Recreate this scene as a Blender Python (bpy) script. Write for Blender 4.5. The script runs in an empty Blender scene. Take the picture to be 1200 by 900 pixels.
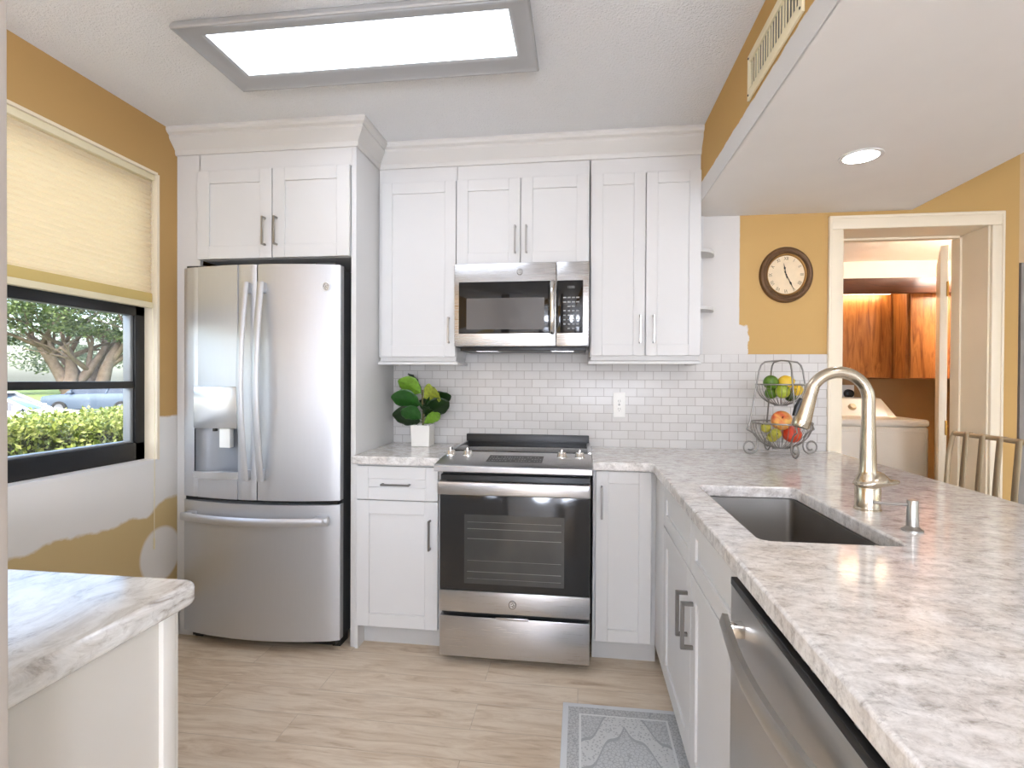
import bpy, bmesh, math, random
from mathutils import Vector, Matrix

# ------------------------------------------------------------------ camera, world, sun, exposure
S = bpy.context.scene
COL = S.collection
rad = math.radians
EXPOSURE = 1.46
LAMP_KITCHEN = 3.0      # emission of the big kitchen fixture
LAMP_CAN = 22.0         # emission of the recessed lamp lenses
FILL_REAR = 18.0        # emission of the added fill globes behind the viewer
FILL_DINING = 0.9       # emission of the added fill globes on the dining side
LAMP_LAUNDRY = 20.0
SKY = 0.36
SUN = 2.0

cam_d = bpy.data.cameras.new('camera'); cam = bpy.data.objects.new('camera', cam_d); COL.objects.link(cam)
_y, _p, _r = rad(7.35), rad(-0.45), rad(0.30)
_f = Vector((-math.sin(_y)*math.cos(_p), math.cos(_y)*math.cos(_p), math.sin(_p)))
_rt = Vector((math.cos(_y), math.sin(_y), 0)); _up = _rt.cross(_f)
_r2 = math.cos(_r)*_rt + math.sin(_r)*_up; _u2 = -math.sin(_r)*_rt + math.cos(_r)*_up
M = Matrix.Identity(4)
for i in range(3):
    M[i][0] = _r2[i]; M[i][1] = _u2[i]; M[i][2] = -_f[i]
M[2][3] = 1.27
cam.matrix_world = M
cam_d.sensor_width = 36; cam_d.lens = 36*615/1200; cam_d.clip_start = 0.02; cam_d.clip_end = 400
S.camera = cam
S.view_settings.view_transform = 'Standard'; S.view_settings.look = 'None'
S.view_settings.gamma = 1; S.view_settings.use_curve_mapping = False
S.view_settings.exposure = EXPOSURE

W = bpy.data.worlds.new('world'); S.world = W; W.use_nodes = True
nt = W.node_tree; nt.nodes.clear()
sky = nt.nodes.new('ShaderNodeTexSky'); sky.sky_type = 'NISHITA'; sky.sun_disc = False
sky.sun_elevation = rad(48); sky.sun_rotation = rad(170); sky.air_density = 1.0; sky.dust_density = 3.0
bgn = nt.nodes.new('ShaderNodeBackground'); bgn.inputs[1].default_value = SKY
on_ = nt.nodes.new('ShaderNodeOutputWorld')
nt.links.new(sky.outputs[0], bgn.inputs[0]); nt.links.new(bgn.outputs[0], on_.inputs[0])

sun_d = bpy.data.lights.new('sun', 'SUN'); sun = bpy.data.objects.new('sun', sun_d); COL.objects.link(sun)
sun_d.energy = SUN; sun_d.angle = rad(1.0); sun_d.color = (1, .95, .86)
sun.rotation_euler = Vector((0.10, -.62, .78)).to_track_quat('Z', 'Y').to_euler()
sun.location = (0, -5, 12)

# ------------------------------------------------------------------ materials
def lin(c):
    return tuple((x/255/12.92 if x/255 <= .04045 else ((x/255+.055)/1.055)**2.4) for x in c) + (1,)

class NT:
    """small helper for node materials"""
    def __init__(s, name):
        s.m = bpy.data.materials.new(name); s.m.use_nodes = True
        s.t = s.m.node_tree; s.t.nodes.clear()
        s.out = s.n('ShaderNodeOutputMaterial')
    def n(s, typ, ins=None, **props):
        nd = s.t.nodes.new(typ)
        for k, v in props.items(): setattr(nd, k, v)
        for k, v in (ins or {}).items(): s.set(nd, k, v)
        return nd
    def set(s, nd, k, v):
        if isinstance(v, bpy.types.NodeSocket): s.t.links.new(v, nd.inputs[k])
        elif isinstance(v, bpy.types.Node): s.t.links.new(v.outputs[0], nd.inputs[k])
        else: nd.inputs[k].default_value = v
    def math(s, op, a, b=0.0, c=0.0):
        nd = s.n('ShaderNodeMath', operation=op)
        s.set(nd, 0, a); s.set(nd, 1, b)
        if op in ('MULTIPLY_ADD', 'SMOOTH_MIN', 'SMOOTH_MAX', 'COMPARE'): s.set(nd, 2, c)
        return nd.outputs[0]
    def mix(s, fac, a, b):
        nd = s.n('ShaderNodeMix', data_type='RGBA')
        s.set(nd, 0, fac); s.set(nd, 6, a); s.set(nd, 7, b)
        return nd.outputs[2]
    def ramp(s, fac, stops, interp='LINEAR'):
        nd = s.n('ShaderNodeValToRGB'); nd.color_ramp.interpolation = interp
        e = nd.color_ramp.elements
        while len(e) < len(stops): e.new(.5)
        for i, (p, c) in enumerate(stops):
            e[i].position = p; e[i].color = c if len(c) == 4 else tuple(c)+(1,)
        s.set(nd, 0, fac); return nd.outputs[0]
    def coord(s, scale=(1, 1, 1), loc=(0, 0, 0), rot=(0, 0, 0), kind='Object'):
        tc = s.n('ShaderNodeTexCoord')
        mp = s.n('ShaderNodeMapping', {'Vector': tc.outputs[kind], 'Scale': scale, 'Location': loc, 'Rotation': rot})
        return mp.outputs[0]
    def noise(s, vec, scale=5, detail=3, rough=.5, dist=0.0):
        return s.n('ShaderNodeTexNoise', {'Vector': vec, 'Scale': scale, 'Detail': detail, 'Roughness': rough, 'Distortion': dist}).outputs[0]
    def sep(s, vec):
        nd = s.n('ShaderNodeSeparateXYZ', {0: vec}); return nd.outputs
    def bsdf(s, color, rough=.5, metal=0.0, bump=None, bstr=.1, bdist=.01, **kw):
        b = s.n('ShaderNodeBsdfPrincipled', {'Base Color': color, 'Roughness': rough, 'Metallic': metal})
        for k, v in kw.items(): s.set(b, k.replace('_', ' '), v)
        if bump is not None:
            bp = s.n('ShaderNodeBump', {'Height': bump, 'Strength': bstr, 'Distance': bdist})
            s.t.links.new(bp.outputs[0], b.inputs['Normal'])
        s.t.links.new(b.outputs[0], s.out.inputs[0]); s.b = b
        return s.m

def plain(name, rgb, rough=.5, metal=0.0, var=.04, scale=6, bstr=0.0, **kw):
    """solid colour with a faint procedural mottling"""
    t = NT(name); v = t.coord()
    nz = t.noise(v, scale, 3)
    c = lin(rgb); k = lambda f: tuple(min(1, x*f) for x in c[:3]) + (1,)
    col = t.ramp(nz, [(.25, k(1-var)), (.75, k(1+var))])
    return t.bsdf(col, rough, metal, nz if bstr else None, bstr, .004, **kw)

def emit(name, rgb, strength):
    t = NT(name)
    e = t.n('ShaderNodeEmission', {0: lin(rgb), 1: strength})
    t.t.links.new(e.outputs[0], t.out.inputs[0]); return t.m

def steel(name, rgb, rough, stretch=(3, 3, 260), bstr=.04, metal=1.0):
    t = NT(name); v = t.coord(stretch)
    nz = t.noise(v, 3, 4, .6)
    c = lin(rgb)
    col = t.ramp(nz, [(.3, tuple(x*.975 for x in c[:3])), (.7, tuple(min(1, x*1.02) for x in c[:3]))])
    r = t.n('ShaderNodeMapRange', {0: nz, 1: .2, 2: .8, 3: rough-.05, 4: rough+.05}).outputs[0]
    return t.bsdf(col, r, metal, nz, bstr*.25, .001)

MAT = {}
MAT['cab'] = plain('white_cabinet_paint', (216, 214, 211), .55, var=.01, Specular_IOR_Level=.3)
MAT['cab_grey'] = plain('toe_kick_paint', (205, 203, 200), .45, var=.02)
MAT['cab_warm'] = plain('end_panel_paint', (226, 221, 212), .45, var=.01)
MAT['trimwhite'] = plain('trim_white', (212, 209, 204), .45, var=.01)
MAT['cream'] = plain('cream_trim_paint', (238, 224, 198), .42, var=.02)
MAT['nickel'] = steel('brushed_nickel', (172, 168, 162), .30, (40, 40, 40), .02)
MAT['faucet'] = steel('faucet_nickel', (200, 188, 168), .22, (30, 30, 30), .01)
MAT['pull'] = plain('dark_nickel_pull', (140, 137, 134), .35, .9)
MAT['fridge'] = steel('fridge_stainless', (198, 199, 201), .42, (200, 200, 2.5), .03, .72)
MAT['steel'] = steel('range_stainless', (200, 200, 202), .30, (2.5, 200, 200), .03)
MAT['mwsteel'] = steel('microwave_stainless', (204, 203, 203), .27, (2.5, 200, 200), .03)
MAT['dwsteel'] = steel('dark_stainless', (204, 201, 197), .38, (200, 2.5, 200), .03)
MAT['dwhandle'] = plain('dishwasher_handle_metal', (196, 192, 186), .38, 1.0, var=.02)
MAT['chrome'] = plain('polished_chrome', (225, 222, 218), .12, 1.0, var=.01)
MAT['sinksteel'] = steel('sink_stainless', (146, 141, 135), .42, (120, 3, 120), .03)
MAT['darkside'] = plain('appliance_dark_side', (70, 70, 70), .5, .3)
MAT['black'] = plain('black_plastic', (18, 18, 18), .4)
MAT['blackgloss'] = plain('black_glass', (14, 14, 15), .06, Specular_IOR_Level=.6)
MAT['ovenglass'] = plain('oven_door_glass', (44, 43, 42), .09)
MAT['ovenwin'] = plain('oven_inner_window', (66, 66, 64), .10, var=.15, scale=9)
MAT['mwwin'] = plain('microwave_mesh_window', (92, 88, 85), .15, var=.03)
MAT['greyprint'] = plain('grey_print', (150, 150, 148), .5)
MAT['wireprint'] = plain('oven_rack_wire', (130, 130, 127), .35, .8)
MAT['badge'] = plain('badge_metal', (150, 148, 146), .25, .9)
MAT['badge_light'] = plain('badge_light', (232, 232, 230), .3, .4)
MAT['grate'] = plain('dispenser_grey', (150, 152, 155), .4, .4)
MAT['dispglow'] = plain('dispenser_panel', (205, 205, 204), .25, .7, var=.06)
MAT['blackframe'] = plain('black_window_frame', (10, 10, 12), .4)
MAT['spacer'] = plain('grey_spacer', (150, 152, 152), .4, .3)
MAT['plate'] = plain('outlet_white', (240, 238, 232), .35, var=.01)
MAT['soil'] = plain('dark_soil', (38, 28, 20), .9, var=.4, scale=60, bstr=.4)
MAT['ceramic'] = plain('ceramic_pot', (226, 222, 214), .5, var=.03)
MAT['stem'] = plain('plant_stem', (96, 84, 44), .6)
MAT['wire'] = plain('pewter_wire', (150, 147, 142), .35, .85)
MAT['strap'] = plain('chair_metal', (178, 160, 132), .38, .6)
MAT['clockrim'] = plain('antique_bronze_rim', (104, 76, 50), .45, .35, var=.2, scale=30)
MAT['clockgold'] = plain('antique_gold', (160, 118, 62), .4, .5)
MAT['clockface'] = plain('aged_clock_face', (228, 205, 168), .6, var=.06, scale=25)
MAT['numeral'] = plain('numeral_brown', (112, 96, 78), .7)
MAT['handblack'] = plain('clock_hand_black', (22, 18, 15), .5)
MAT['washer'] = plain('washer_enamel', (236, 228, 214), .3, var=.01)
MAT['peach'] = plain('laundry_peach_wall', (240, 226, 208), .8, var=.02)
MAT['tan'] = plain('laundry_tan_wall', (176, 140, 96), .8, var=.06)
MAT['beige'] = plain('beige_wall', (206, 178, 138), .8, var=.03)
MAT['greyd'] = plain('grey_panel', (140, 134, 128), .7)
MAT['column'] = plain('column_paint', (196, 186, 176), .55, var=.02)
MAT['dinwall'] = plain('dining_wall_paint', (238, 237, 235), .8, var=.02)
MAT['brass'] = plain('brass_hinge', (180, 140, 70), .3, .9)
MAT['sofwhite'] = plain('soffit_white', (232, 228, 223), .6, var=.015)
MAT['asphalt'] = plain('asphalt', (122, 122, 124), .9, var=.1, scale=2)
MAT['grass'] = plain('lawn_grass', (110, 128, 66), .9, var=.25, scale=.8)
MAT['bark'] = plain('tree_bark', (112, 96, 84), .9, var=.3, scale=2, bstr=.6)
MAT['carwhite'] = plain('white_car_paint', (240, 240, 240), .2, var=.005)
MAT['carblue'] = plain('grey_blue_car_paint', (84, 98, 114), .25, .3, var=.02)
MAT['carglass'] = plain('car_glass', (34, 48, 66), .12)
MAT['tyre'] = plain('tyre_rubber', (26, 26, 27), .8)
MAT['rim'] = plain('alloy_rim', (150, 152, 155), .3, .7)
MAT['redlens'] = plain('tail_lamp', (140, 30, 24), .25)
MAT['stucco'] = plain('pale_stucco', (226, 200, 180), .9, var=.05)
MAT['rooftile'] = plain('pale_roof', (196, 176, 160), .9, var=.08)
MAT['winglass'] = plain('far_window', (120, 126, 130), .3)
MAT['k_lamp'] = emit('kitchen_diffuser', (232, 240, 255), LAMP_KITCHEN)
MAT['c_lamp'] = emit('recessed_lens', (245, 246, 255), LAMP_CAN)
MAT['d_fill'] = emit('dining_fill_globe', (228, 237, 255), FILL_DINING)  # this and both rear materials light the added fill globes
MAT['r_fill'] = emit('rear_fill_globe', (228, 237, 255), FILL_REAR)
MAT['rl_fill'] = emit('rear_left_fill_globe', (228, 237, 255), FILL_REAR*.36)
MAT['l_lamp'] = emit('laundry_tube', (255, 232, 196), LAMP_LAUNDRY*.6)
MAT['l_ceil'] = emit('laundry_ceiling_lamp', (255, 248, 238), LAMP_LAUNDRY*1.6)
MAT['lampmetal'] = plain('lamp_frame_grey', (176, 176, 176), .42, .3, var=.02)

def mk_ceiling():
    t = NT('popcorn_ceiling'); v = t.coord()
    n1 = t.noise(v, 95, 3, .75); n2 = t.noise(v, 1.2, 2)
    c = t.mix(n2, lin((238, 238, 238)), lin((242, 242, 242)))
    return t.bsdf(c, .9, 0, n1, .9, .012)
MAT['ceiling'] = mk_ceiling()

def mk_floor():
    t = NT('plank_floor'); v = t.coord()
    br = t.n('ShaderNodeTexBrick', {'Vector': v, 'Scale': 1.0, 'Color1': (.35, .35, .35, 1), 'Color2': (.75, .75, .75, 1), 'Mortar': (0, 0, 0, 1),
             'Mortar Size': .0016, 'Mortar Smooth': .2, 'Bias': 0.0, 'Brick Width': 1.05, 'Row Height': .155})
    br.offset = .37; br.offset_frequency = 2
    off = t.math('MULTIPLY', br.outputs[0], 9.0)
    cmb = t.n('ShaderNodeCombineXYZ', {0: off, 1: off, 2: 0.0})
    add = t.n('ShaderNodeVectorMath', {0: v, 1: cmb.outputs[0]}, operation='ADD')
    sc = t.n('ShaderNodeMapping', {'Vector': add.outputs[0], 'Scale': (1.6, 11, 1)})
    g1 = t.noise(sc.outputs[0], 2.4, 7, .68, .9)
    sc2 = t.n('ShaderNodeMapping', {'Vector': add.outputs[0], 'Scale': (3, 70, 1)})
    g2 = t.noise(sc2.outputs[0], 2.0, 4, .6, .3)
    blot = t.noise(v, 2.4, 3, .5, .4)
    base = t.ramp(g1, [(.28, lin((166, 134, 102))), (.42, lin((212, 188, 158))), (.60, lin((238, 222, 198))), (.80, lin((198, 170, 138)))])
    fine = t.mix(t.math('MULTIPLY', g2, .35), base, lin((214, 200, 180)))
    tone = t.mix(t.math('MULTIPLY', br.outputs[0], .30), fine, lin((204, 188, 166)))
    tone2 = t.mix(t.math('MULTIPLY', blot, .25), tone, lin((168, 140, 112)))
    fin = t.mix(t.math('MULTIPLY', br.outputs[1], .3), tone2, lin((110, 88, 68)))
    h = t.math('SUBTRACT', g2, t.math('MULTIPLY', br.outputs[1], 1.5))
    return t.bsdf(fin, .42, 0, h, .10, .003)
MAT['floor'] = mk_floor()

def mk_stone():
    t = NT('white_grey_quartz'); v = t.coord()
    vs = t.n('ShaderNodeMapping', {'Vector': v, 'Scale': (1.0, 1.5, 1.2), 'Rotation': (0, 0, rad(12))}).outputs[0]
    big = t.noise(vs, 5.0, 5, .6, .5)
    mid = t.noise(vs, 26, 8, .74, .35)
    fine = t.noise(v, 75, 4, .75, .2)
    c1 = t.ramp(mid, [(.32, lin((150, 144, 138))), (.43, lin((196, 191, 186))), (.53, lin((218, 214, 209))), (.66, lin((236, 233, 229)))])
    warm = t.ramp(big, [(.42, (0, 0, 0)), (.68, (1, 1, 1))])
    c2 = t.mix(t.math('MULTIPLY', warm, .28), c1, lin((208, 190, 172)))
    spk = t.ramp(fine, [(.32, (1, 1, 1)), (.44, (0, 0, 0))])
    c3 = t.mix(t.math('MULTIPLY', spk, .50), c2, lin((148, 142, 136)))
    return t.bsdf(c3, .12, 0, Specular_IOR_Level=.45)
MAT['stone'] = mk_stone()

def mk_stone_edge():
    t = NT('veined_marble'); v = t.coord()
    vs = t.n('ShaderNodeMapping', {'Vector': v, 'Scale': (2.2, .9, 3.0), 'Rotation': (0, 0, rad(20))}).outputs[0]
    mid = t.noise(vs, 9, 7, .7, .8)
    fine = t.noise(v, 60, 4, .7, .4)
    c1 = t.ramp(mid, [(.32, lin((150, 140, 130))), (.44, lin((210, 206, 200))), (.58, lin((234, 232, 228))), (.75, lin((242, 241, 239)))])
    spk = t.ramp(fine, [(.30, (1, 1, 1)), (.42, (0, 0, 0))])
    return t.bsdf(t.mix(t.math('MULTIPLY', spk, .3), c1, lin((150, 140, 130))), .12)
MAT['marble'] = mk_stone_edge()

def mk_tile():
    t = NT('marble_subway_tile'); v = t.coord(rot=(rad(-90), 0, 0))
    br = t.n('ShaderNodeTexBrick', {'Vector': v, 'Scale': 1.0, 'Color1': (.2, .2, .2, 1), 'Color2': (.9, .9, .9, 1), 'Mortar': (.5, .5, .5, 1),
             'Mortar Size': .0016, 'Mortar Smooth': .3, 'Bias': 0.0, 'Brick Width': .0865, 'Row Height': .0455})
    nz = t.noise(v, 14, 5, .6, 1.0)
    a = t.mix(br.outputs[0], lin((198, 193, 187)), lin((214, 210, 205)))
    b = t.mix(t.math('MULTIPLY', nz, .4), a, lin((224, 221, 217)))
    c = t.mix(br.outputs[1], b, lin((172, 164, 156)))
    return t.bsdf(c, t.math('MULTIPLY_ADD', br.outputs[1], .4, .30), 0, t.math('SUBTRACT', 1.0, br.outputs[1]), .25, .002)
MAT['tile'] = mk_tile()

GOLD = (191, 152, 93)
def smoothmask(t, x, edge, width):
    """1 where x > edge"""
    mr = t.n('ShaderNodeMapRange', {0: x, 1: t.math('SUBTRACT', edge, width) , 2: t.math('ADD', edge, width)})
    return mr.outputs[0]

def mk_wall_left():
    t = NT('gold_paint_with_plaster_patch'); tc = t.n('ShaderNodeTexCoord'); o = tc.outputs['Object']
    x, y, z = t.sep(o)
    wob = t.math('MULTIPLY', t.math('SUBTRACT', t.noise(o, 7, 4, .6), .5), .09)
    wob2 = t.math('MULTIPLY', t.math('SUBTRACT', t.noise(o, 3, 3, .6), .5), .25)
    rise = t.math('MULTIPLY', t.math('MAXIMUM', t.math('SUBTRACT', y, 2.18), 0.0), .35)
    low = t.math('ADD', t.math('ADD', .64, wob), rise)
    m1 = smoothmask(t, z, low, .008)
    m2 = t.math('SUBTRACT', 1.0, smoothmask(t, z, t.math('ADD', 1.085, t.math('MULTIPLY', wob, .5)), .006))
    main = t.math('MULTIPLY', m1, m2)
    # small round daub near the corner
    dy = t.math('DIVIDE', t.math('SUBTRACT', y, 2.26), .12); dz = t.math('DIVIDE', t.math('SUBTRACT', z, .43), .13)
    dd = t.math('ADD', t.math('ADD', t.math('MULTIPLY', dy, dy), t.math('MULTIPLY', dz, dz)), wob2)
    daub = t.math('SUBTRACT', 1.0, smoothmask(t, dd, 1.0, .12))
    fac = t.math('MAXIMUM', main, daub)
    lowtan = t.math('SUBTRACT', 1.0, smoothmask(t, z, .9, .05))
    paint = t.mix(lowtan, lin(GOLD), lin((206, 180, 128)))
    nz = t.noise(o, 40, 3)
    return t.bsdf(t.mix(fac, paint, lin((232, 227, 220))), .75, 0, nz, .05, .003)
MAT['wall_left'] = mk_wall_left()

def mk_wall_back():
    t = NT('gold_paint_with_white_primer'); tc = t.n('ShaderNodeTexCoord'); o = tc.outputs['Object']
    x, y, z = t.sep(o)
    wob = t.math('MULTIPLY', t.math('SUBTRACT', t.noise(o, 22, 4, .6), .5), .05)
    m1 = t.math('SUBTRACT', 1.0, smoothmask(t, x, t.math('ADD', .826, t.math('MULTIPLY', wob, .08)), .002))
    m2 = t.math('MULTIPLY', t.math('SUBTRACT', 1.0, smoothmask(t, x, t.math('ADD', .872, wob), .003)),
                t.math('SUBTRACT', 1.0, smoothmask(t, z, t.math('ADD', 1.565, wob), .003)))
    fac = t.math('MAXIMUM', m1, m2)
    nz = t.noise(o, 40, 3)
    return t.bsdf(t.mix(fac, lin((198, 160, 98)), lin((216, 211, 205))), .75, 0, nz, .05, .003)
MAT['wall_back'] = mk_wall_back()

def mk_soffit_side():
    t = NT('gold_paint_over_raw_plaster'); tc = t.n('ShaderNodeTexCoord'); o = tc.outputs['Object']
    x, y, z = t.sep(o)
    wob = t.math('MULTIPLY', t.math('SUBTRACT', t.noise(o, 12, 4, .6), .5), .02)
    m = smoothmask(t, z, t.math('ADD', 2.222, wob), .002)
    return t.bsdf(t.mix(m, lin((222, 220, 217)), lin((196, 156, 88))), .75)
MAT['soffit_side'] = mk_soffit_side()

def mk_walnut():
    t = NT('walnut_laminate'); v = t.coord((9, 9, .9))
    g = t.noise(v, 2.6, 6, .6, 1.6)
    v2 = t.coord((60, 60, 2)); g2 = t.noise(v2, 2, 3)
    c = t.ramp(g, [(.28, lin((104, 50, 18))), (.45, lin((160, 96, 42))), (.58, lin((190, 122, 60))), (.75, lin((126, 66, 26)))])
    return t.bsdf(t.mix(t.math('MULTIPLY', g2, .3), c, lin((98, 50, 20))), .4)
MAT['walnut'] = mk_walnut()
def mk_walnut_h():
    t = NT('dark_walnut_board'); v = t.coord((.9, 9, 12))
    g = t.noise(v, 2.6, 6, .6, 1.2)
    return t.bsdf(t.ramp(g, [(.28, lin((52, 24, 10))), (.5, lin((92, 46, 20))), (.75, lin((68, 32, 14)))]), .4)
MAT['walnut_h'] = mk_walnut_h()

def mk_leaf(name, c1, c2, c3, rough=.45, trans=.25):
    t = NT(name); geo = t.n('ShaderNodeNewGeometry')
    col = t.ramp(geo.outputs['Random Per Island'], [(.0, lin(c1)), (.5, lin(c2)), (1.0, lin(c3))])
    b = t.n('ShaderNodeBsdfPrincipled', {'Base Color': col, 'Roughness': rough})
    tr = t.n('ShaderNodeBsdfTranslucent', {0: col})
    mx = t.n('ShaderNodeMixShader', {0: trans, 1: b.outputs[0], 2: tr.outputs[0]})
    t.t.links.new(mx.outputs[0], t.out.inputs[0]); return t.m
MAT['hedge'] = mk_leaf('hedge_leaves', (84, 104, 38), (142, 154, 70), (190, 192, 116))
MAT['hedge_core'] = plain('hedge_inner_twigs', (58, 60, 30), .9, var=.3, scale=12)
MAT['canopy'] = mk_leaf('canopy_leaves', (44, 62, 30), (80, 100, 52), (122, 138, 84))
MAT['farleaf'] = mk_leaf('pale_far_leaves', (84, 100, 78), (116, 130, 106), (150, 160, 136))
MAT['brightleaf'] = mk_leaf('yellow_green_leaves', (120, 138, 52), (168, 178, 84), (196, 200, 110))

def mk_fig():
    t = NT('fig_leaf'); v = t.coord(); geo = t.n('ShaderNodeNewGeometry')
    w = t.noise(v, 45, 3)
    c = t.mix(w, lin((26, 66, 22)), lin((52, 104, 38)))
    c2 = t.mix(geo.outputs['Backfacing'], c, lin((92, 122, 52)))
    return t.bsdf(c2, .3)
MAT['fig'] = mk_fig()
MAT['fig_light'] = plain('young_fig_leaf', (110, 150, 46), .35, var=.25, scale=60)
MAT['fig_dark'] = plain('dark_fig_leaf', (26, 50, 18), .3, var=.2, scale=40)
MAT['fig_yellow'] = plain('yellowing_fig_leaf', (150, 160, 56), .35, var=.45, scale=45)

def fruit_mat(name, c1, c2, scale, rough=.35, c3=None):
    t = NT(name); v = t.coord()
    n = t.noise(v, scale, 3, .6, .6)
    return t.bsdf(t.ramp(n, [(.35, lin(c1)), (.62, lin(c2))] + ([(.8, lin(c3))] if c3 else [])), rough)
MAT['lime'] = fruit_mat('lime_skin', (60, 96, 22), (96, 130, 34), 14)
MAT['limepale'] = fruit_mat('pale_lime_skin', (140, 160, 40), (176, 186, 60), 14)
MAT['lemon'] = fruit_mat('lemon_skin', (226, 180, 40), (240, 205, 72), 14)
MAT['avocado'] = fruit_mat('dark_green_skin', (44, 58, 20), (70, 86, 30), 20)
MAT['apple_blush'] = fruit_mat('blush_apple_skin', (196, 60, 34), (226, 176, 92), 16, .3)
MAT['apple_red'] = fruit_mat('red_apple_skin', (190, 42, 26), (224, 84, 44), 12, .3, (232, 150, 74))
MAT['pear'] = fruit_mat('yellow_green_pear_skin', (150, 150, 48), (196, 184, 76), 22)

def mk_blind():
    t = NT('cream_cellular_fabric')
    d = t.n('ShaderNodeBsdfDiffuse', {0: lin((252, 242, 220))})
    tr = t.n('ShaderNodeBsdfTranslucent', {0: lin((255, 240, 208))})
    mx = t.n('ShaderNodeMixShader', {0: .55, 1: d.outputs[0], 2: tr.outputs[0]})
    t.t.links.new(mx.outputs[0], t.out.inputs[0]); return t.m
MAT['blind'] = mk_blind()
MAT['blindgold'] = plain('gold_blind_hem', (214, 188, 116), .7)
MAT['ivory'] = plain('ivory_rail', (238, 226, 190), .5)

def mk_glass():
    t = NT('window_glass')
    tr = t.n('ShaderNodeBsdfTransparent', {0: (.97, .985, .98, 1)})
    gl = t.n('ShaderNodeBsdfGlossy', {0: (1, 1, 1, 1), 1: .0})
    lw = t.n('ShaderNodeLayerWeight', {0: .5})
    fr = t.math('MULTIPLY_ADD', t.math('POWER', lw.outputs[1], 5.0), .8, .03)
    mx = t.n('ShaderNodeMixShader', {0: fr, 1: tr.outputs[0], 2: gl.outputs[0]})
    t.t.links.new(mx.outputs[0], t.out.inputs[0]); return t.m
MAT['glass'] = mk_glass()

def mk_rug():
    t = NT('faded_medallion_rug'); tc = t.n('ShaderNodeTexCoord'); o = tc.outputs['Object']
    x, y, z = t.sep(o)
    hw, hl = .225, .47                       # half sizes, object origin at rug centre
    dx = t.math('SUBTRACT', hw, t.math('ABSOLUTE', x)); dy = t.math('SUBTRACT', hl, t.math('ABSOLUTE', y))
    d = t.math('MINIMUM', dx, dy)
    vor = t.n('ShaderNodeTexVoronoi', {'Vector': o, 'Scale': 95.0})
    vor2 = t.n('ShaderNodeTexVoronoi', {'Vector': o, 'Scale': 75.0}, feature='DISTANCE_TO_EDGE')
    nz = t.noise(o, 26, 4, .7)
    spots = t.ramp(vor.outputs[0], [(.24, (1, 1, 1)), (.40, (0, 0, 0))])
    curl = t.ramp(vor2.outputs[0], [(.03, (1, 1, 1)), (.09, (0, 0, 0))])
    pale, grey, dark = lin((214, 214, 211)), lin((198, 198, 196)), lin((128, 130, 130))
    def band(a, b):
        return t.math('MULTIPLY', t.math('GREATER_THAN', d, a), t.math('LESS_THAN', d, b))
    c = t.mix(t.math('MULTIPLY', spots, .55), pale, dark)
    # main border
    bd = band(.022, .062)
    c = t.mix(bd, c, t.mix(t.math('MULTIPLY', t.math('MAXIMUM', spots, curl), .6), grey, dark))
    c = t.mix(band(.0, .022), c, lin((226, 227, 227)))
    c = t.mix(band(.062, .070), c, lin((228, 228, 226)))
    # corner spandrels and stepped medallion
    wv = t.math('MULTIPLY', t.math('SINE', t.math('MULTIPLY', t.math('ABSOLUTE', x), 70.0)), .012)
    diam = t.math('ADD', wv, t.math('ADD', t.math('MULTIPLY', t.math('ABSOLUTE', x), 1.0), t.math('MULTIPLY', t.math('ABSOLUTE', y), .62)))
    field = t.math('GREATER_THAN', d, .070)
    spand = t.math('MULTIPLY', field, t.math('GREATER_THAN', diam, .305))
    c = t.mix(spand, c, t.mix(t.math('MULTIPLY', t.math('MAXIMUM', curl, spots), .5), lin((200, 201, 200)), dark))
    line = t.math('MULTIPLY', field, t.math('LESS_THAN', t.math('ABSOLUTE', t.math('SUBTRACT', diam, .302)), .005))
    c = t.mix(line, c, lin((164, 166, 166)))
    med = t.math('LESS_THAN', diam, .215)
    c = t.mix(med, c, t.mix(t.math('MULTIPLY', curl, .6), lin((200, 201, 200)), dark))
    line2 = t.math('LESS_THAN', t.math('ABSOLUTE', t.math('SUBTRACT', diam, .215)), .005)
    c = t.mix(line2, c, lin((166, 168, 168)))
    c = t.mix(t.math('MULTIPLY', nz, .30), c, lin((214, 214, 212)))
    fz = t.noise(o, 300, 2)
    return t.bsdf(c, .95, 0, fz, .3, .003)
MAT['rug'] = mk_rug()

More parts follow.
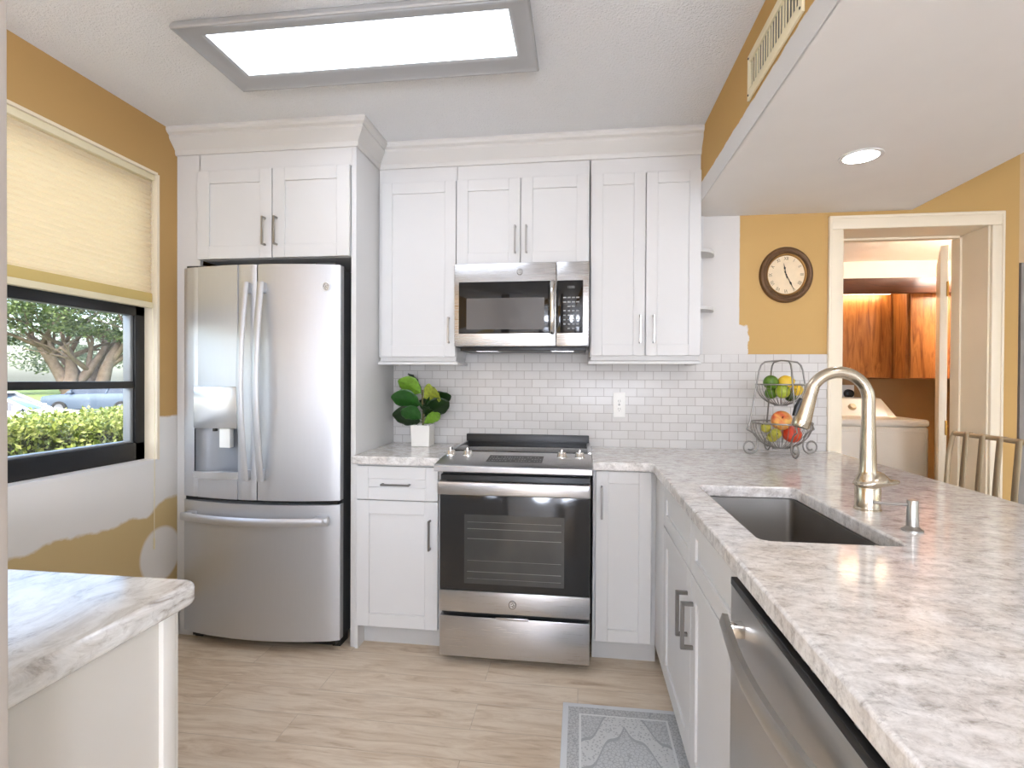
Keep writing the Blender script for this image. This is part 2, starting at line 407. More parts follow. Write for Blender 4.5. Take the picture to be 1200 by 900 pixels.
# ------------------------------------------------------------------ mesh helpers
WLOC = {}
class MB:
    """collects geometry in world coordinates; build() links it as one mesh object"""
    def __init__(s): s.bm = bmesh.new(); s.M = None
    def _add(s, verts, faces):
        vs = [s.bm.verts.new(s.M @ Vector(v) if s.M else Vector(v)) for v in verts]
        out = []
        for f in faces:
            try: out.append(s.bm.faces.new([vs[i] for i in f]))
            except ValueError: pass
        return vs, out
    def box(s, x0, x1, y0, y1, z0, z1, bev=0.0, seg=2):
        v = [(x0,y0,z0),(x1,y0,z0),(x1,y1,z0),(x0,y1,z0),(x0,y0,z1),(x1,y0,z1),(x1,y1,z1),(x0,y1,z1)]
        f = [(0,3,2,1),(4,5,6,7),(0,1,5,4),(1,2,6,5),(2,3,7,6),(3,0,4,7)]
        vs, fs = s._add(v, f)
        if bev > 0:
            es = list({e for q in fs for e in q.edges})
            bmesh.ops.bevel(s.bm, geom=es, offset=bev, segments=seg, affect='EDGES', profile=.5)
        return s
    def prism(s, pts, axis, a, b):
        """polygon pts (2-D) extruded along axis from a to b; axis 'x': pts=(y,z), 'y': (x,z), 'z': (x,y)"""
        def P(p, t):
            return {'x': (t, p[0], p[1]), 'y': (p[0], t, p[1]), 'z': (p[0], p[1], t)}[axis]
        n = len(pts)
        v = [P(p, a) for p in pts] + [P(p, b) for p in pts]
        f = [tuple(range(n)), tuple(reversed(range(n, 2*n)))] + [(i, i+n, (i+1) % n+n, (i+1) % n) for i in range(n)]
        s._add(v, f); s.fix = True
        return s
    def tube(s, pts, r, seg=10, closed=False, cap=True):
        pts = [Vector(p) for p in pts]; n = len(pts)
        rs = r if isinstance(r, (list, tuple)) else [r]*n
        rings = []; prev = None
        for i in range(n):
            if closed: t = (pts[(i+1) % n]-pts[i-1])
            else: t = pts[min(i+1, n-1)]-pts[max(i-1, 0)]
            t.normalize()
            if prev is None:
                a = Vector((0, 0, 1)) if abs(t.z) < .9 else Vector((1, 0, 0))
                u = t.cross(a).normalized()
            else:
                u = (prev - t*prev.dot(t)).normalized()
            prev = u; w = t.cross(u)
            rings.append([pts[i]+(u*math.cos(2*math.pi*k/seg)+w*math.sin(2*math.pi*k/seg))*rs[i] for k in range(seg)])
        v = [tuple(p) for rg in rings for p in rg]; f = []
        m = n if closed else n-1
        for i in range(m):
            j = (i+1) % n
            for k in range(seg):
                f.append((i*seg+k, i*seg+(k+1) % seg, j*seg+(k+1) % seg, j*seg+k))
        if cap and not closed:
            f.append(tuple(reversed(range(seg)))); f.append(tuple(range((n-1)*seg, n*seg)))
        s._add(v, f); return s
    def lathe(s, prof, c=(0, 0, 0), seg=32, sx=1.0, sy=1.0, axis='z'):
        """prof: (radius, height) list, turned round an axis through c"""
        v = []; f = []
        for r, h in prof:
            for k in range(seg):
                a = 2*math.pi*k/seg; p = (r*math.cos(a)*sx, r*math.sin(a)*sy, h)
                if axis == 'y': p = (p[0], -p[2], p[1])
                if axis == 'x': p = (-p[2], p[0], p[1])
                v.append((c[0]+p[0], c[1]+p[1], c[2]+p[2]))
        n = len(prof)
        for i in range(n-1):
            for k in range(seg):
                f.append((i*seg+k, i*seg+(k+1) % seg, (i+1)*seg+(k+1) % seg, (i+1)*seg+k))
        if prof[0][0] > 1e-6 and abs(prof[0][0]-prof[-1][0]) < 1e-6:      # a ring: close it on itself
            for k in range(seg): f.append(((n-1)*seg+k, (n-1)*seg+(k+1) % seg, (k+1) % seg, k))
        else:
            if prof[0][0] > 1e-6: f.append(tuple(reversed(range(seg))))
            if prof[-1][0] > 1e-6: f.append(tuple(range((n-1)*seg, n*seg)))
        s._add(v, f); s.merge = True
        return s
    def sphere(s, c, r, sc=(1, 1, 1), seg=18, rings=12):
        prof = [(r*math.sin(math.pi*i/rings), -r*math.cos(math.pi*i/rings)) for i in range(rings+1)]
        v = []; f = []
        for rr, h in prof:
            for k in range(seg):
                a = 2*math.pi*k/seg
                v.append((c[0]+rr*math.cos(a)*sc[0], c[1]+rr*math.sin(a)*sc[1], c[2]+h*sc[2]))
        for i in range(rings):
            for k in range(seg):
                f.append((i*seg+k, i*seg+(k+1) % seg, (i+1)*seg+(k+1) % seg, (i+1)*seg+k))
        s._add(v, f); s.merge = True; return s
    def sweep(s, path, prof, closed=False):
        """prof (out, z) swept along a plan path with mitred corners; 'out' is to the right of the path direction"""
        P = [Vector(p) for p in path]; n = len(P); rings = []
        for i in range(n):
            d1 = (P[i]-P[i-1]).normalized() if (closed or i > 0) else None
            d2 = (P[(i+1) % n]-P[i]).normalized() if (closed or i < n-1) else None
            nrm = lambda d: Vector((d.y, -d.x))
            if d1 is None: o = nrm(d2)
            elif d2 is None: o = nrm(d1)
            else:
                o = nrm(d1)+nrm(d2); o = o/ (1+nrm(d1).dot(nrm(d2)))
            rings.append([(P[i].x+o.x*q, P[i].y+o.y*q, z) for q, z in prof])
        m = len(prof); v = [p for r in rings for p in r]; f = []
        for i in range(n if closed else n-1):
            j = (i+1) % n
            for k in range(m):
                f.append((i*m+k, i*m+(k+1) % m, j*m+(k+1) % m, j*m+k))
        if not closed:
            f.append(tuple(range(m))); f.append(tuple(reversed(range((n-1)*m, n*m))))
        s._add(v, f); return s
    def raw(s, verts, faces): s._add(verts, faces); return s
    def text(s, txt, size, mat4, ext=.0006):
        cu = bpy.data.curves.new('t', 'FONT'); cu.body = txt; cu.size = size; cu.extrude = ext
        cu.align_x = 'CENTER'; cu.align_y = 'CENTER'
        ob = bpy.data.objects.new('t', cu); COL.objects.link(ob)
        me = bpy.data.meshes.new_from_object(ob.evaluated_get(bpy.context.evaluated_depsgraph_get()))
        s._add([tuple(mat4 @ v.co) for v in me.vertices], [tuple(p.vertices) for p in me.polygons])
        bpy.data.objects.remove(ob); bpy.data.curves.remove(cu); bpy.data.meshes.remove(me)
        return s
    def build(s, name, mat, parent=None, smooth=40, loc=None, normals=True, **props):
        bm = s.bm
        if getattr(s, 'merge', False): bmesh.ops.remove_doubles(bm, verts=bm.verts, dist=1e-5)
        if normals: bmesh.ops.recalc_face_normals(bm, faces=bm.faces)
        o0 = Vector(loc) if loc is not None else (WLOC.get(parent.name, Vector()) if parent else Vector())
        bmesh.ops.translate(bm, verts=bm.verts, vec=-o0)
        me = bpy.data.meshes.new(name); bm.to_mesh(me); bm.free()
        me.materials.append(MAT[mat])
        for p in me.polygons: p.use_smooth = True
        if smooth < 180: me.set_sharp_from_angle(angle=rad(smooth))
        ob = bpy.data.objects.new(name, me); COL.objects.link(ob)
        if parent:
            ob.parent = parent
        elif loc is not None: ob.location = loc
        WLOC[ob.name] = Vector(o0)
        for k, v in props.items(): ob[k] = v
        return ob

def empty(name, loc, label, cat, group=None):
    o = bpy.data.objects.new(name, None); COL.objects.link(o); o.location = loc; o.empty_display_size = .05
    o['label'] = label; o['category'] = cat
    if group: o['group'] = group
    WLOC[o.name] = Vector(loc); return o
def tag(o, label, cat, group=None, kind=None):
    o['label'] = label; o['category'] = cat
    if group: o['group'] = group
    if kind: o['kind'] = kind
    return o
def struct(mb, name, mat, parent=None, **k):
    o = mb.build(name, mat, parent, **k)
    if not parent: o['kind'] = 'structure'
    return o
def copy_tree(o, parent=None, off=None):
    c = o.copy(); COL.objects.link(c)
    if parent: c.parent = parent
    elif off is not None: c.location = o.location + Vector(off)
    for ch in list(o.children): copy_tree(ch, c)
    return c

def shaker(mb, x0, x1, z0, z1, y, rail=.052, th=.02, rec=.008, facing='-y'):
    """shaker door or drawer front; the face at y looks to -y (or, for facing '-x', the face at x=y looks to -x and x is the y axis)"""
    def bx(a0, a1, d0, d1, c0, c1, bev=0.0):
        if facing == '-y': mb.box(a0, a1, d0, d1, c0, c1, bev, 1)
        else: mb.box(d0, d1, a0, a1, c0, c1, bev, 1)
    b = .0015
    bx(x0, x0+rail, y, y+th, z0, z1, b); bx(x1-rail, x1, y, y+th, z0, z1, b)
    bx(x0+rail, x1-rail, y, y+th, z1-rail, z1, b); bx(x0+rail, x1-rail, y, y+th, z0, z0+rail, b)
    bx(x0+rail-.002, x1-rail+.002, y+rec, y+th, z0+rail-.002, z1-rail+.002)
    return mb
def pull(x, y, z0, z1, parent, facing='-y', horiz=False, t=.009, out=.03, mat='pull'):
    """square bar pull; runs z0..z1 (or along the door when horiz)"""
    mb = MB(); h = t/2
    def bx(a0, a1, d0, d1, c0, c1, bev):
        if facing == '-y': mb.box(a0, a1, d0, d1, c0, c1, bev, 1)
        else: mb.box(d0, d1, a0, a1, c0, c1, bev, 1)
    if not horiz:
        bx(x-h, x+h, y-out, y-out+t, z0, z1, .0012)
        for zz in (z0+h, z1-h): bx(x-h, x+h, y-out+t*.5, y+.001, zz-h, zz+h, .001)
    else:
        a0, a1, zc = z0, z1, x
        bx(a0, a1, y-out, y-out+t, zc-h, zc+h, .0012)
        for aa in (a0+h, a1-h): bx(aa-h, aa+h, y-out+t*.5, y+.001, zc-h, zc+h, .001)
    return mb.build('handle', mat, parent, label='brushed dark nickel bar pull')

def badge(x, y, z, r, parent, mat='badge', sz=1.0, light='badge_light'):
    """round appliance emblem: disc, rim and cursive loops"""
    mb = MB(); mb.lathe([(0.0, 0), (r, 0), (r, .0025), (r*.9, .0035), (r*.86, .0025), (0.0, .0025)], (x, y, z), 28, 1, sz, 'y')
    b = mb.build('emblem', mat, parent, label='round emblem with cursive letters')
    m2 = MB()
    def loop(cx, cz, rx, rz, a0, a1):
        m2.tube([(x+r*(cx+rx*math.cos(a0+(a1-a0)*i/14)), y-.003, z+sz*r*(cz+rz*math.sin(a0+(a1-a0)*i/14))) for i in range(15)], r*.06, 6)
    loop(-.25, .10, .26, .26, .6, 2*math.pi+.2); loop(-.12, -.3, .2, .28, 1.5, 5.6)
    loop(.28, .05, .24, .25, .0, 5.4); loop(0, 0, .72, .72, 0, 6.28)
    m2.build('lettering', light, b)
    return b

random.seed(7)
XL, XR, YB, ZC = -1.975, 5.0, 2.88, 2.475
YF = -3.2

# ------------------------------------------------------------------ room shell
struct(MB().box(XL-.3, XR+.3, YF-.3, 4.6, -.12, 0), 'floor', 'floor')
struct(MB().box(XL-.3, XR+.3, YF-.3, YB+.02, ZC, ZC+.25), 'ceiling', 'ceiling')
# left wall with window opening  y .95..2.242, z .885..2.226
wy0, wy1, wz0, wz1 = .95, 2.242, .885, 2.226
m = MB()
m.box(XL-.10, XL, YF-.3, wy0, 0, ZC+.25); m.box(XL-.10, XL, wy1, YB+.26, 0, ZC+.25)
m.box(XL-.10, XL, wy0, wy1, 0, wz0); m.box(XL-.10, XL, wy0, wy1, wz1, ZC+.25)
struct(m, 'wall_left', 'wall_left')
# window reveal lining in cream
m = MB()
m.box(XL-.075, XL+.0015, wy1-.004, wy1+.010, wz0, wz1); m.box(XL-.075, XL+.0015, wy0-.01, wy0+.004, wz0, wz1)
m.box(XL-.075, XL+.0015, wy0, wy1, wz1-.004, wz1+.008)
struct(m, 'trim_1', 'cream')
m = MB(); m.box(XL-.075, XL+.001, wy0, wy1, wz0-.012, wz0+.003); struct(m, 'trim_3', 'sofwhite')
# back wall with doorway x 1.327..2.008, z 0..2.045
dx0, dx1, dz = 1.327, 2.008, 2.045
YW = 3.12
m = MB()
m.box(XL+.001, dx0-.014, YB, YW, 0, ZC+.25); m.box(dx1+.007, 2.136, YB, YW, 0, ZC+.25); m.box(dx0-.014, dx1+.007, YB, YW, dz+.014, ZC+.25)
struct(m, 'wall_back', 'wall_back')
m = MB(); m.box(2.136, XR+.3, YB+.02, YW, 0, ZC+.25); struct(m, 'wall_hall', 'beige')
m = MB(); m.box(2.152, 2.9, YB+.005, YB+.03, 0, 1.86); struct(m, 'door_2', 'greyd')
# dining side: right wall with two tall windows, front wall
m = MB()
wins = [(-2.6, -1.2), (-.7, .9)]
m.box(XR, XR+.16, YF-.3, -2.6, 0, ZC); m.box(XR, XR+.16, -1.2, -.7, 0, ZC); m.box(XR, XR+.16, .9, YB+.02, 0, ZC)
for a, b in wins:
    m.box(XR, XR+.16, a, b, 0, .25); m.box(XR, XR+.16, a, b, 2.15, ZC)
struct(m, 'wall_right', 'dinwall')
for i, (a, b) in enumerate(wins):
    m = MB()
    m.box(XR+.05, XR+.10, a, a+.06, .25, 2.15); m.box(XR+.05, XR+.10, b-.06, b, .25, 2.15)
    m.box(XR+.05, XR+.10, a+.06, b-.06, .25, .31); m.box(XR+.05, XR+.10, a+.06, b-.06, 2.09, 2.15)
    m.box(XR+.05, XR+.10, (a+b)/2-.03, (a+b)/2+.03, .31, 2.09)
    o = struct(m, 'window_%d' % (i+2), 'trimwhite')
    m = MB(); m.box(XR+.072, XR+.078, a+.05, b-.05, .3, 2.1); m.build('pane', 'glass', o)
struct(MB().box(XL-.3, XR+.3, YF-.16, YF, 0, ZC), 'wall_front', 'dinwall')
# near column on the left
struct(MB().box(-.80, -.600, .30, .484, 0, ZC, .004), 'wall_column', 'column')

# soffit over the peninsula
sx0, sx1, sy0, sz = .577, 1.65, -1.2, 2.135
struct(MB().box(sx0+.002, sx1, sy0, YB, sz, ZC), 'ceiling_soffit', 'sofwhite')
struct(MB().box(sx0-.002, sx0+.004, sy0, YB, sz, ZC), 'wall_soffit', 'soffit_side')

# backsplash
struct(MB().box(-1.05, 1.279, YB-.009, YB+.001, .90, 1.41, .001), 'wall_backsplash', 'tile')

# baseboard on left wall
bbp = [(0, 0), (.016, 0), (.016, .115), (.012, .122), (.012, .140), (.008, .147), (.008, .162), (.003, .170), (0, .170)]
struct(MB().sweep([(XL, .86), (XL, 2.355)], bbp), 'baseboard_left', 'trimwhite')

# ------------------------------------------------------------------ kitchen window
m = MB(); fx0, fx1 = XL-.112, XL-.065
m.box(fx0, fx1, wy0, wy0+.055, wz0, wz1, .003); m.box(fx0, fx1, wy1-.055, wy1, wz0, wz1, .003)
m.box(fx0, fx1, wy0, wy1, wz0, wz0+.085, .003); m.box(fx0, fx1, wy0, wy1, wz1-.06, wz1, .003)
m.box(fx0, fx1, wy0, wy1, 1.558, 1.62, .003)
m.box(fx0+.005, fx1-.006, wy0, wy1, 1.222, 1.254, .003)
win = struct(m, 'window_1', 'blackframe')
m = MB(); m.box(fx0+.012, fx0+.016, wy0+.05, wy1-.05, wz0+.08, 1.225); m.box(fx0+.020, fx0+.024, wy0+.05, wy1-.05, 1.25, wz1-.05)
m.build('pane', 'glass', win)
m = MB()
m.box(fx0-.002, fx1-.012, wy1-.072, wy1-.055, wz0+.085, 1.222, .002); m.box(fx0-.002, fx1-.012, wy1-.072, wy1-.055, 1.254, 1.56, .002)
m.box(fx0-.002, fx1-.010, wy0+.055, wy1-.055, wz0+.085, wz0+.094, .002)
m.build('spacer', 'spacer', win, label='grey glazing spacer')

# cellular shade
sh = empty('window_shade', (XL-.02, 1.6, 2.22), 'cream pleated cellular shade lowered over upper half of kitchen window', 'window shade')
m = MB(); n = 24; zt, zb = 2.195, 1.665; pts = []
for i in range(n*2+1):
    z = zt-(zt-zb)*i/(n*2); pts.append((XL-.030+(.009 if i % 2 else 0), z))
for i in range(n*2+1):
    z = zb+(zt-zb)*i/(n*2); pts.append((XL-.036-(.009 if (i % 2) else 0), z))
v = []; f = []
for yy in (wy0+.012, wy1-.012): v += [(p[0], yy, p[1]) for p in pts]
k = len(pts)
for i in range(k): f.append((i, (i+1) % k, (i+1) % k+k, i+k))
m.raw(v, f); m.build('pleated_fabric', 'blind', sh, smooth=20)
m = MB(); m.box(XL-.045, XL-.008, wy0+.008, wy1-.008, 2.192, 2.222, .003); m.build('head_rail', 'ivory', sh)
m = MB(); m.box(XL-.044, XL-.016, wy0+.012, wy1-.012, 1.622, 1.667, .004); m.build('fabric_hem', 'blindgold', sh, label='golden folded hem of the shade')
m = MB(); m.box(XL-.044, XL-.012, wy0+.010, wy1-.010, 1.598, 1.624, .003); m.build('bottom_rail', 'ivory', sh, label='ivory bottom rail')
m = MB()
for i in range(95): m.sphere((XL-.006, wy1-.020, 2.19-i*.0062), .0022, (1, 1, 1), 6, 4)
m.build('bead_chain', 'ivory', sh)
m = MB(); m.tube([(XL+.008, 2.215, .90), (XL+.006, 2.216, .70), (XL+.005, 2.216, .52)], .0016, 6); m.tube([(XL+.005, 2.216, .52), (XL+.005, 2.216, .47)], .004, 8)
m.tube([(XL-.004, 2.215, 1.60), (XL+.008, 2.215, 1.2), (XL+.008, 2.215, .90)], .0016, 6)
m.build('pull_cord', 'ivory', sh)

# ------------------------------------------------------------------ crown moulding and frieze
cp = [(-.012, 2.362), (.010, 2.362), (.014, 2.372), (.014, 2.384), (.020, 2.392), (.030, 2.404), (.045, 2.420), (.052, 2.432), (.052, 2.444), (.066, 2.452), (.072, 2.462), (.072, ZC), (-.012, ZC)]
struct(MB().sweep([(XL, 2.362), (-1.048, 2.362), (-1.048, 2.640), (.577, 2.640)], cp), 'trim_2', 'trimwhite', smooth=25)

# ------------------------------------------------------------------ refrigerator surround
fc = empty('refrigerator_cabinet', (-1.5, 2.6, 0), 'tall white cabinet surround boxed over and beside the steel refrigerator', 'cabinet')
m = MB(); m.box(-1.072, -1.048, 2.362, YB-.002, 0, 2.362, .001); m.build('side_panel', 'cab', fc)
m = MB(); m.box(XL+.001, -1.850, 2.362, 2.382, 0.0, 2.362); m.build('filler_strip', 'cab', fc)
m = MB(); m.box(-1.853, -1.072, 2.382, YB-.002, 1.850, 2.362); m.box(-1.853, -1.072, 2.362, 2.384, 2.275, 2.362); m.build('body', 'cab', fc)
for a, b, hx in ((-1.850, -1.463, -1.496), (-1.459, -1.074, -1.436)):
    d = shaker(MB(), a, b, 1.848, 2.275, 2.342, .062).build('door', 'cab', fc)
    pull(hx, 2.342, 1.905, 2.040, d, mat='nickel')

# ------------------------------------------------------------------ upper cabinets
def upper(name, label, x0, x1, z0, doors, rail_mold=True, end_open=None):
    c = empty(name, ((x0+x1)/2, 2.76, z0), label, 'cabinet', None)
    m = MB(); m.box(x0+.001, x1-.001, 2.642, YB-.0005, z0, 2.362)
    m.build('body', 'cab', c)
    if rail_mold:
        m = MB()
        m.sweep([(x0+.012, YB-.01), (x0+.012, 2.655), (x1-.012, 2.655), (x1-.012, YB-.01)][::1],
                [(-.016, z0+.001), (.006, z0+.001), (.006, z0-.020), (.018, z0-.026), (.018, z0-.038), (-.016, z0-.038)])
        m.build('light_rail', 'cab', c)
    for a, b, hx, h0, h1, mt in doors:
        d = shaker(MB(), a+.0015, b-.0015, z0+.002, 2.285, 2.622, .058 if b-a > .3 else .055).build('door', 'cab', c)
        pull(hx, 2.622, h0, h1, d, mat=mt)
    return c
upper('wall_cabinet', 'white single-door wall cabinet between refrigerator panel and microwave', -1.046, -.628, 1.385, [(-1.028, -.630, -.664, 1.455, 1.588, 'nickel')])
upper('wall_cabinet', 'short white two-door wall cabinet directly above the microwave', -.628, .044, 1.852, [(-.628, -.300, -.325, 1.905, 2.042, 'nickel'), (-.298, .040, -.269, 1.905, 2.042, 'nickel')], False)
upper('wall_cabinet', 'tall white two-door wall cabinet right of the microwave', .048, .577, 1.390, [(.052, .314, .290, 1.452, 1.590, 'nickel'), (.316, .576, .354, 1.452, 1.590, 'nickel')])

# quarter-round shelf unit on the cabinet end
es = empty('corner_shelf_unit', (.62, 2.82, 1.42), 'white open end unit with two small rounded shelves beside tall wall cabinet', 'shelf')
m = MB(); m.box(.578, .640, YB-.014, YB-.001, 1.412, sz-.001); m.build('back_panel', 'cab', es)
m = MB(); m.box(.5775, .588, 2.70, YB-.014, 1.392, sz-.001); m.build('side_panel', 'cab', es)
for zz in (1.915, 1.628):
    pts = [(.588, YB-.014)] + [(.588+.10*math.sin(a), YB-.014-.15*math.cos(a)) for a in [i*math.pi/2/10 for i in range(11)]]
    m = MB(); m.prism(pts, 'z', zz, zz+.016); m.build('shelf', 'cab', es)

# ------------------------------------------------------------------ base cabinets
def base_box(c, x0, x1, side_left=False):
    m = MB(); m.box(x0, x1, 2.363, YB-.001, .105, .875); m.build('body', 'cab', c)
    m = MB(); m.box(x0+(.0 if not side_left else .016), x1, 2.428, 2.445, 0, .105); m.build('toe_kick', 'cab_grey', c, label='grey recessed toe kick')
bl = empty('base_cabinet', (-.84, 2.6, 0), 'white base cabinet with one drawer and door left of the range', 'cabinet')
base_box(bl, -1.046, -.628, True)
m = MB(); m.box(-1.046, -1.030, 2.352, 2.445, 0, .875); m.build('end_stile', 'cab', bl)
d = shaker(MB(), -1.034, -.642, .709, .865, 2.341, .058).build('drawer', 'cab', bl)
pull(.783, 2.341, -.908, -.772, d, horiz=True)
d = shaker(MB(), -1.034, -.642, .114, .705, 2.341, .062).build('door', 'cab', bl)
pull(-.678, 2.341, .487, .625, d)
br_ = empty('base_cabinet', (.2, 2.6, 0), 'narrow white base cabinet with one door right of the range', 'cabinet')
base_box(br_, .062, .345)
d = shaker(MB(), .074, .314, .117, .870, 2.341, .054).build('door', 'cab', br_)
pull(.099, 2.341, .663, .806, d)

# peninsula cabinet run facing -x
pc = empty('sink_cabinet', (.7, 1.7, 0), 'white sink base cabinet of the peninsula with two doors and false drawer fronts', 'cabinet')
PX = .333
m = MB(); m.box(PX+.021, .395, 1.150, 2.341, .105, .875); m.box(.395, 1.02, 1.150, 1.170, .105, .875); m.box(1.0, 1.02, 1.17, 2.86, .02, .875)
m.box(.395, 1.0, 1.17, 2.341, .105, .125)
m.build('body', 'cab', pc)
m = MB(); m.box(PX, PX+.022, 2.135, 2.341, .114, .872, .001); m.build('filler_strip', 'cab', pc)
m = MB(); m.box(PX, PX+.003, 2.215, 2.218, .114, .872); m.build('filler_groove', 'cab_grey', pc)
m = MB(); m.box(.395, .41, 1.15, 2.36, 0, .106); m.build('toe_kick', 'cab_grey', pc, label='grey recessed toe kick')
for a, b in ((1.622, 2.130), (1.155, 1.616)):
    shaker(MB(), a, b, .700, .868, PX, .052, facing='-x').build('drawer_front', 'cab', pc)
for a, b, hy in ((1.622, 2.130, 1.668), (1.155, 1.616, 1.586)):
    d = shaker(MB(), a, b, .114, .696, PX, .062, facing='-x').build('door', 'cab', pc)
    pull(hy, PX, .483, .622, d, facing='-x', out=.036, t=.011)
# back/end panel of the peninsula behind the dishwasher
pb = empty('peninsula_panel', (1.0, 0, 0), 'white peninsula back panel under the stone overhang beside the dishwasher', 'panel')
m = MB(); m.box(1.0, 1.02, -.62, 1.15, 0, .875); m.box(.36, 1.0, -.62, -.60, 0, .875); m.box(.36, 1.0, .46, .53, 0, .875); m.build('panel', 'cab', pb)

# ------------------------------------------------------------------ worktops
def poly_slab(mb, outer, z0, z1, hole=None, bev=.004):
    """slab from an outline (counter-clockwise); one rounded-rectangle hole cut through"""
    bm = mb.bm
    def loop(pts, z): return [bm.verts.new((p[0], p[1], z)) for p in pts]
    for z, flip in ((z1, False), (z0, True)):
        vs = loop(outer, z); es = [bm.edges.new((vs[i], vs[(i+1) % len(vs)])) for i in range(len(vs))]
        if hole:
            hs = loop(hole, z); es += [bm.edges.new((hs[i], hs[(i+1) % len(hs)])) for i in range(len(hs))]
        r = bmesh.ops.triangle_fill(bm, use_beauty=True, use_dissolve=True, edges=es)
        if z == z1: top = vs; th = hs if hole else None
        else: bot = vs; bh = hs if hole else None
    for a, b in ((top, bot), (th, bh)):
        if a is None: continue
        for i in range(len(a)):
            j = (i+1) % len(a); bm.faces.new((a[i], a[j], b[j], b[i]))
    return mb
def rrect(x0, x1, y0, y1, r, n=5):
    out = []
    for cx, cy, a0 in ((x1-r, y1-r, 0), (x0+r, y1-r, 90), (x0+r, y0+r, 180), (x1-r, y0+r, 270)):
        out += [(cx+r*math.cos(rad(a0+90*i/n)), cy+r*math.sin(rad(a0+90*i/n))) for i in range(n+1)]
    return out
def eased(o, w=.006):
    md = o.modifiers.new('eased', 'BEVEL'); md.width = w; md.segments = 3; md.limit_method = 'ANGLE'; md.angle_limit = rad(60)
    return o
m = MB(); poly_slab(m, [(-1.047, 2.312), (-.624, 2.312), (-.624, YB-.010), (-1.047, YB-.010)], .876, .914)
tag(eased(m.build('countertop', 'stone', None)), 'short white and grey stone worktop under the potted plant', 'countertop')
SK = rrect(.405, .712, 1.235, 1.860, .025)
ch = [(.058, 2.312), (.285, 2.312), (.300, 2.306), (.310, 2.296), (.314, 2.280), (.314, -.62), (1.290, -.62), (1.290, 2.872), (.058, YB-.010)]
m = MB(); poly_slab(m, ch, .876, .914, SK)
tag(eased(m.build('countertop', 'stone', None)), 'large speckled stone worktop of the peninsula holding sink and faucet', 'countertop')

# undermount sink
sk = empty('kitchen_sink', (.56, 1.55, .69), 'undermount stainless rectangular sink set in the peninsula worktop', 'sink')
m = MB(); prev = None
rings = [(rrect(.397, .720, 1.227, 1.868, .03), .8755), (rrect(.409, .708, 1.239, 1.856, .022), .8755), (rrect(.412, .705, 1.242, 1.853, .020), .72),
         (rrect(.418, .699, 1.248, 1.847, .020), .700), (rrect(.43, .687, 1.26, 1.835, .02), .692)]
k = len(rings[0][0]); v = []; f = []
for r, z in rings: v += [(p[0], p[1], z) for p in r]
for i in range(len(rings)-1):
    for j in range(k): f.append((i*k+j, i*k+(j+1) % k, (i+1)*k+(j+1) % k, (i+1)*k+j))
f.append(tuple(range((len(rings)-1)*k, len(rings)*k)))
m.raw(v, f); m.build('basin', 'sinksteel', sk, smooth=50, normals=True)
m = MB(); m.lathe([(0, .6935), (.016, .6935), (.02, .695), (.038, .6965), (.042, .6935), (.042, .6925)], (.565, 1.56, 0), 24); m.build('drain', 'chrome', sk)

# ------------------------------------------------------------------ faucet
fa = empty('kitchen_faucet', (.797, 1.574, .914), 'brushed nickel gooseneck pull-down faucet behind the sink', 'faucet')
fx, fy = .797, 1.574
m = MB(); m.lathe([(0, .9142), (.034, .9142), (.034, .9175), (.0315, .919), (.0315, .976), (.030, .979), (0, .979)], (fx, fy, 0), 32); m.build('base', 'faucet', fa)
m = MB(); m.lathe([(0, .979), (.032, .979), (.033, .985), (.030, 1.000), (.024, 1.012), (.021, 1.025), (.0205, 1.06), (.0185, 1.12), (.0165, 1.17), (.0165, 1.185), (0, 1.185)], (fx, fy, 0), 32); m.build('neck', 'faucet', fa)
cx_, cz_, R_ = fx-.078, 1.218, .078
path = [(fx, fy, 1.180)] + [(cx_+R_*math.cos(a), fy, cz_+R_*math.sin(a)) for a in [rad(x) for x in range(0, 152, 8)]]
a_end = rad(152); px_, pz_ = cx_+R_*math.cos(a_end), cz_+R_*math.sin(a_end)
tx, tz = -math.sin(a_end), math.cos(a_end)
m = MB(); m.tube(path + [(px_, fy, pz_)], .0165, 18); m.build('spout', 'faucet', fa)
P0 = Vector((px_, fy, pz_)); D = Vector((-.034, 0, -.121)).normalized()
m = MB(); m.tube([P0-D*.006, P0+D*.004, P0+D*.02, P0+D*.055, P0+D*.095, P0+D*.115, P0+D*.119], [.0170, .0182, .0182, .0205, .0235, .0240, .022], 20); hd = m.build('spray_head', 'faucet', fa)
m = MB(); q = P0+D*.066; nrm = Vector((D.z, 0, -D.x)); nrm = nrm if nrm.x < 0 else -nrm
m.tube([q-D*.026+nrm*.0185, q+nrm*.0225, q+D*.026+nrm*.0225], [.007, .0085, .007], 10); m.build('spray_button', 'black', hd, label='black spray toggle')
m = MB(); m.tube([P0+D*.1195, P0+D*.1205], .019, 18); m.build('aerator', 'black', hd)
m = MB()
# lever: a domed hub with a paddle swept to the right
mb = m; 
prof = [(-.036, .012, .980, .990), (-.026, .032, .976, .998), (-.004, .040, .974, 1.014), (.022, .040, .976, 1.024), (.040, .032, .979, 1.020), (.052, .022, .981, 1.002), (.068, .015, .985, .999), (.082, .010, .989, .998)]
v = []; f = []
for x, hw, z0, z1 in prof:
    zm = z0+(z1-z0)*.45
    v += [(fx+x, fy-hw*.8, z0), (fx+x, fy+hw*.8, z0), (fx+x, fy+hw, zm), (fx+x, fy+hw*.5, z1), (fx+x, fy-hw*.5, z1), (fx+x, fy-hw, zm)]
for i in range(len(prof)-1):
    for j in range(6): f.append((i*6+j, i*6+(j+1) % 6, (i+1)*6+(j+1) % 6, (i+1)*6+j))
f += [tuple(reversed(range(6))), tuple(range(len(v)-6, len(v)))]
m.raw(v, f); lv = m.build('lever', 'faucet', fa); md = lv.modifiers.new('round', 'SUBSURF'); md.levels = 2; md.render_levels = 2

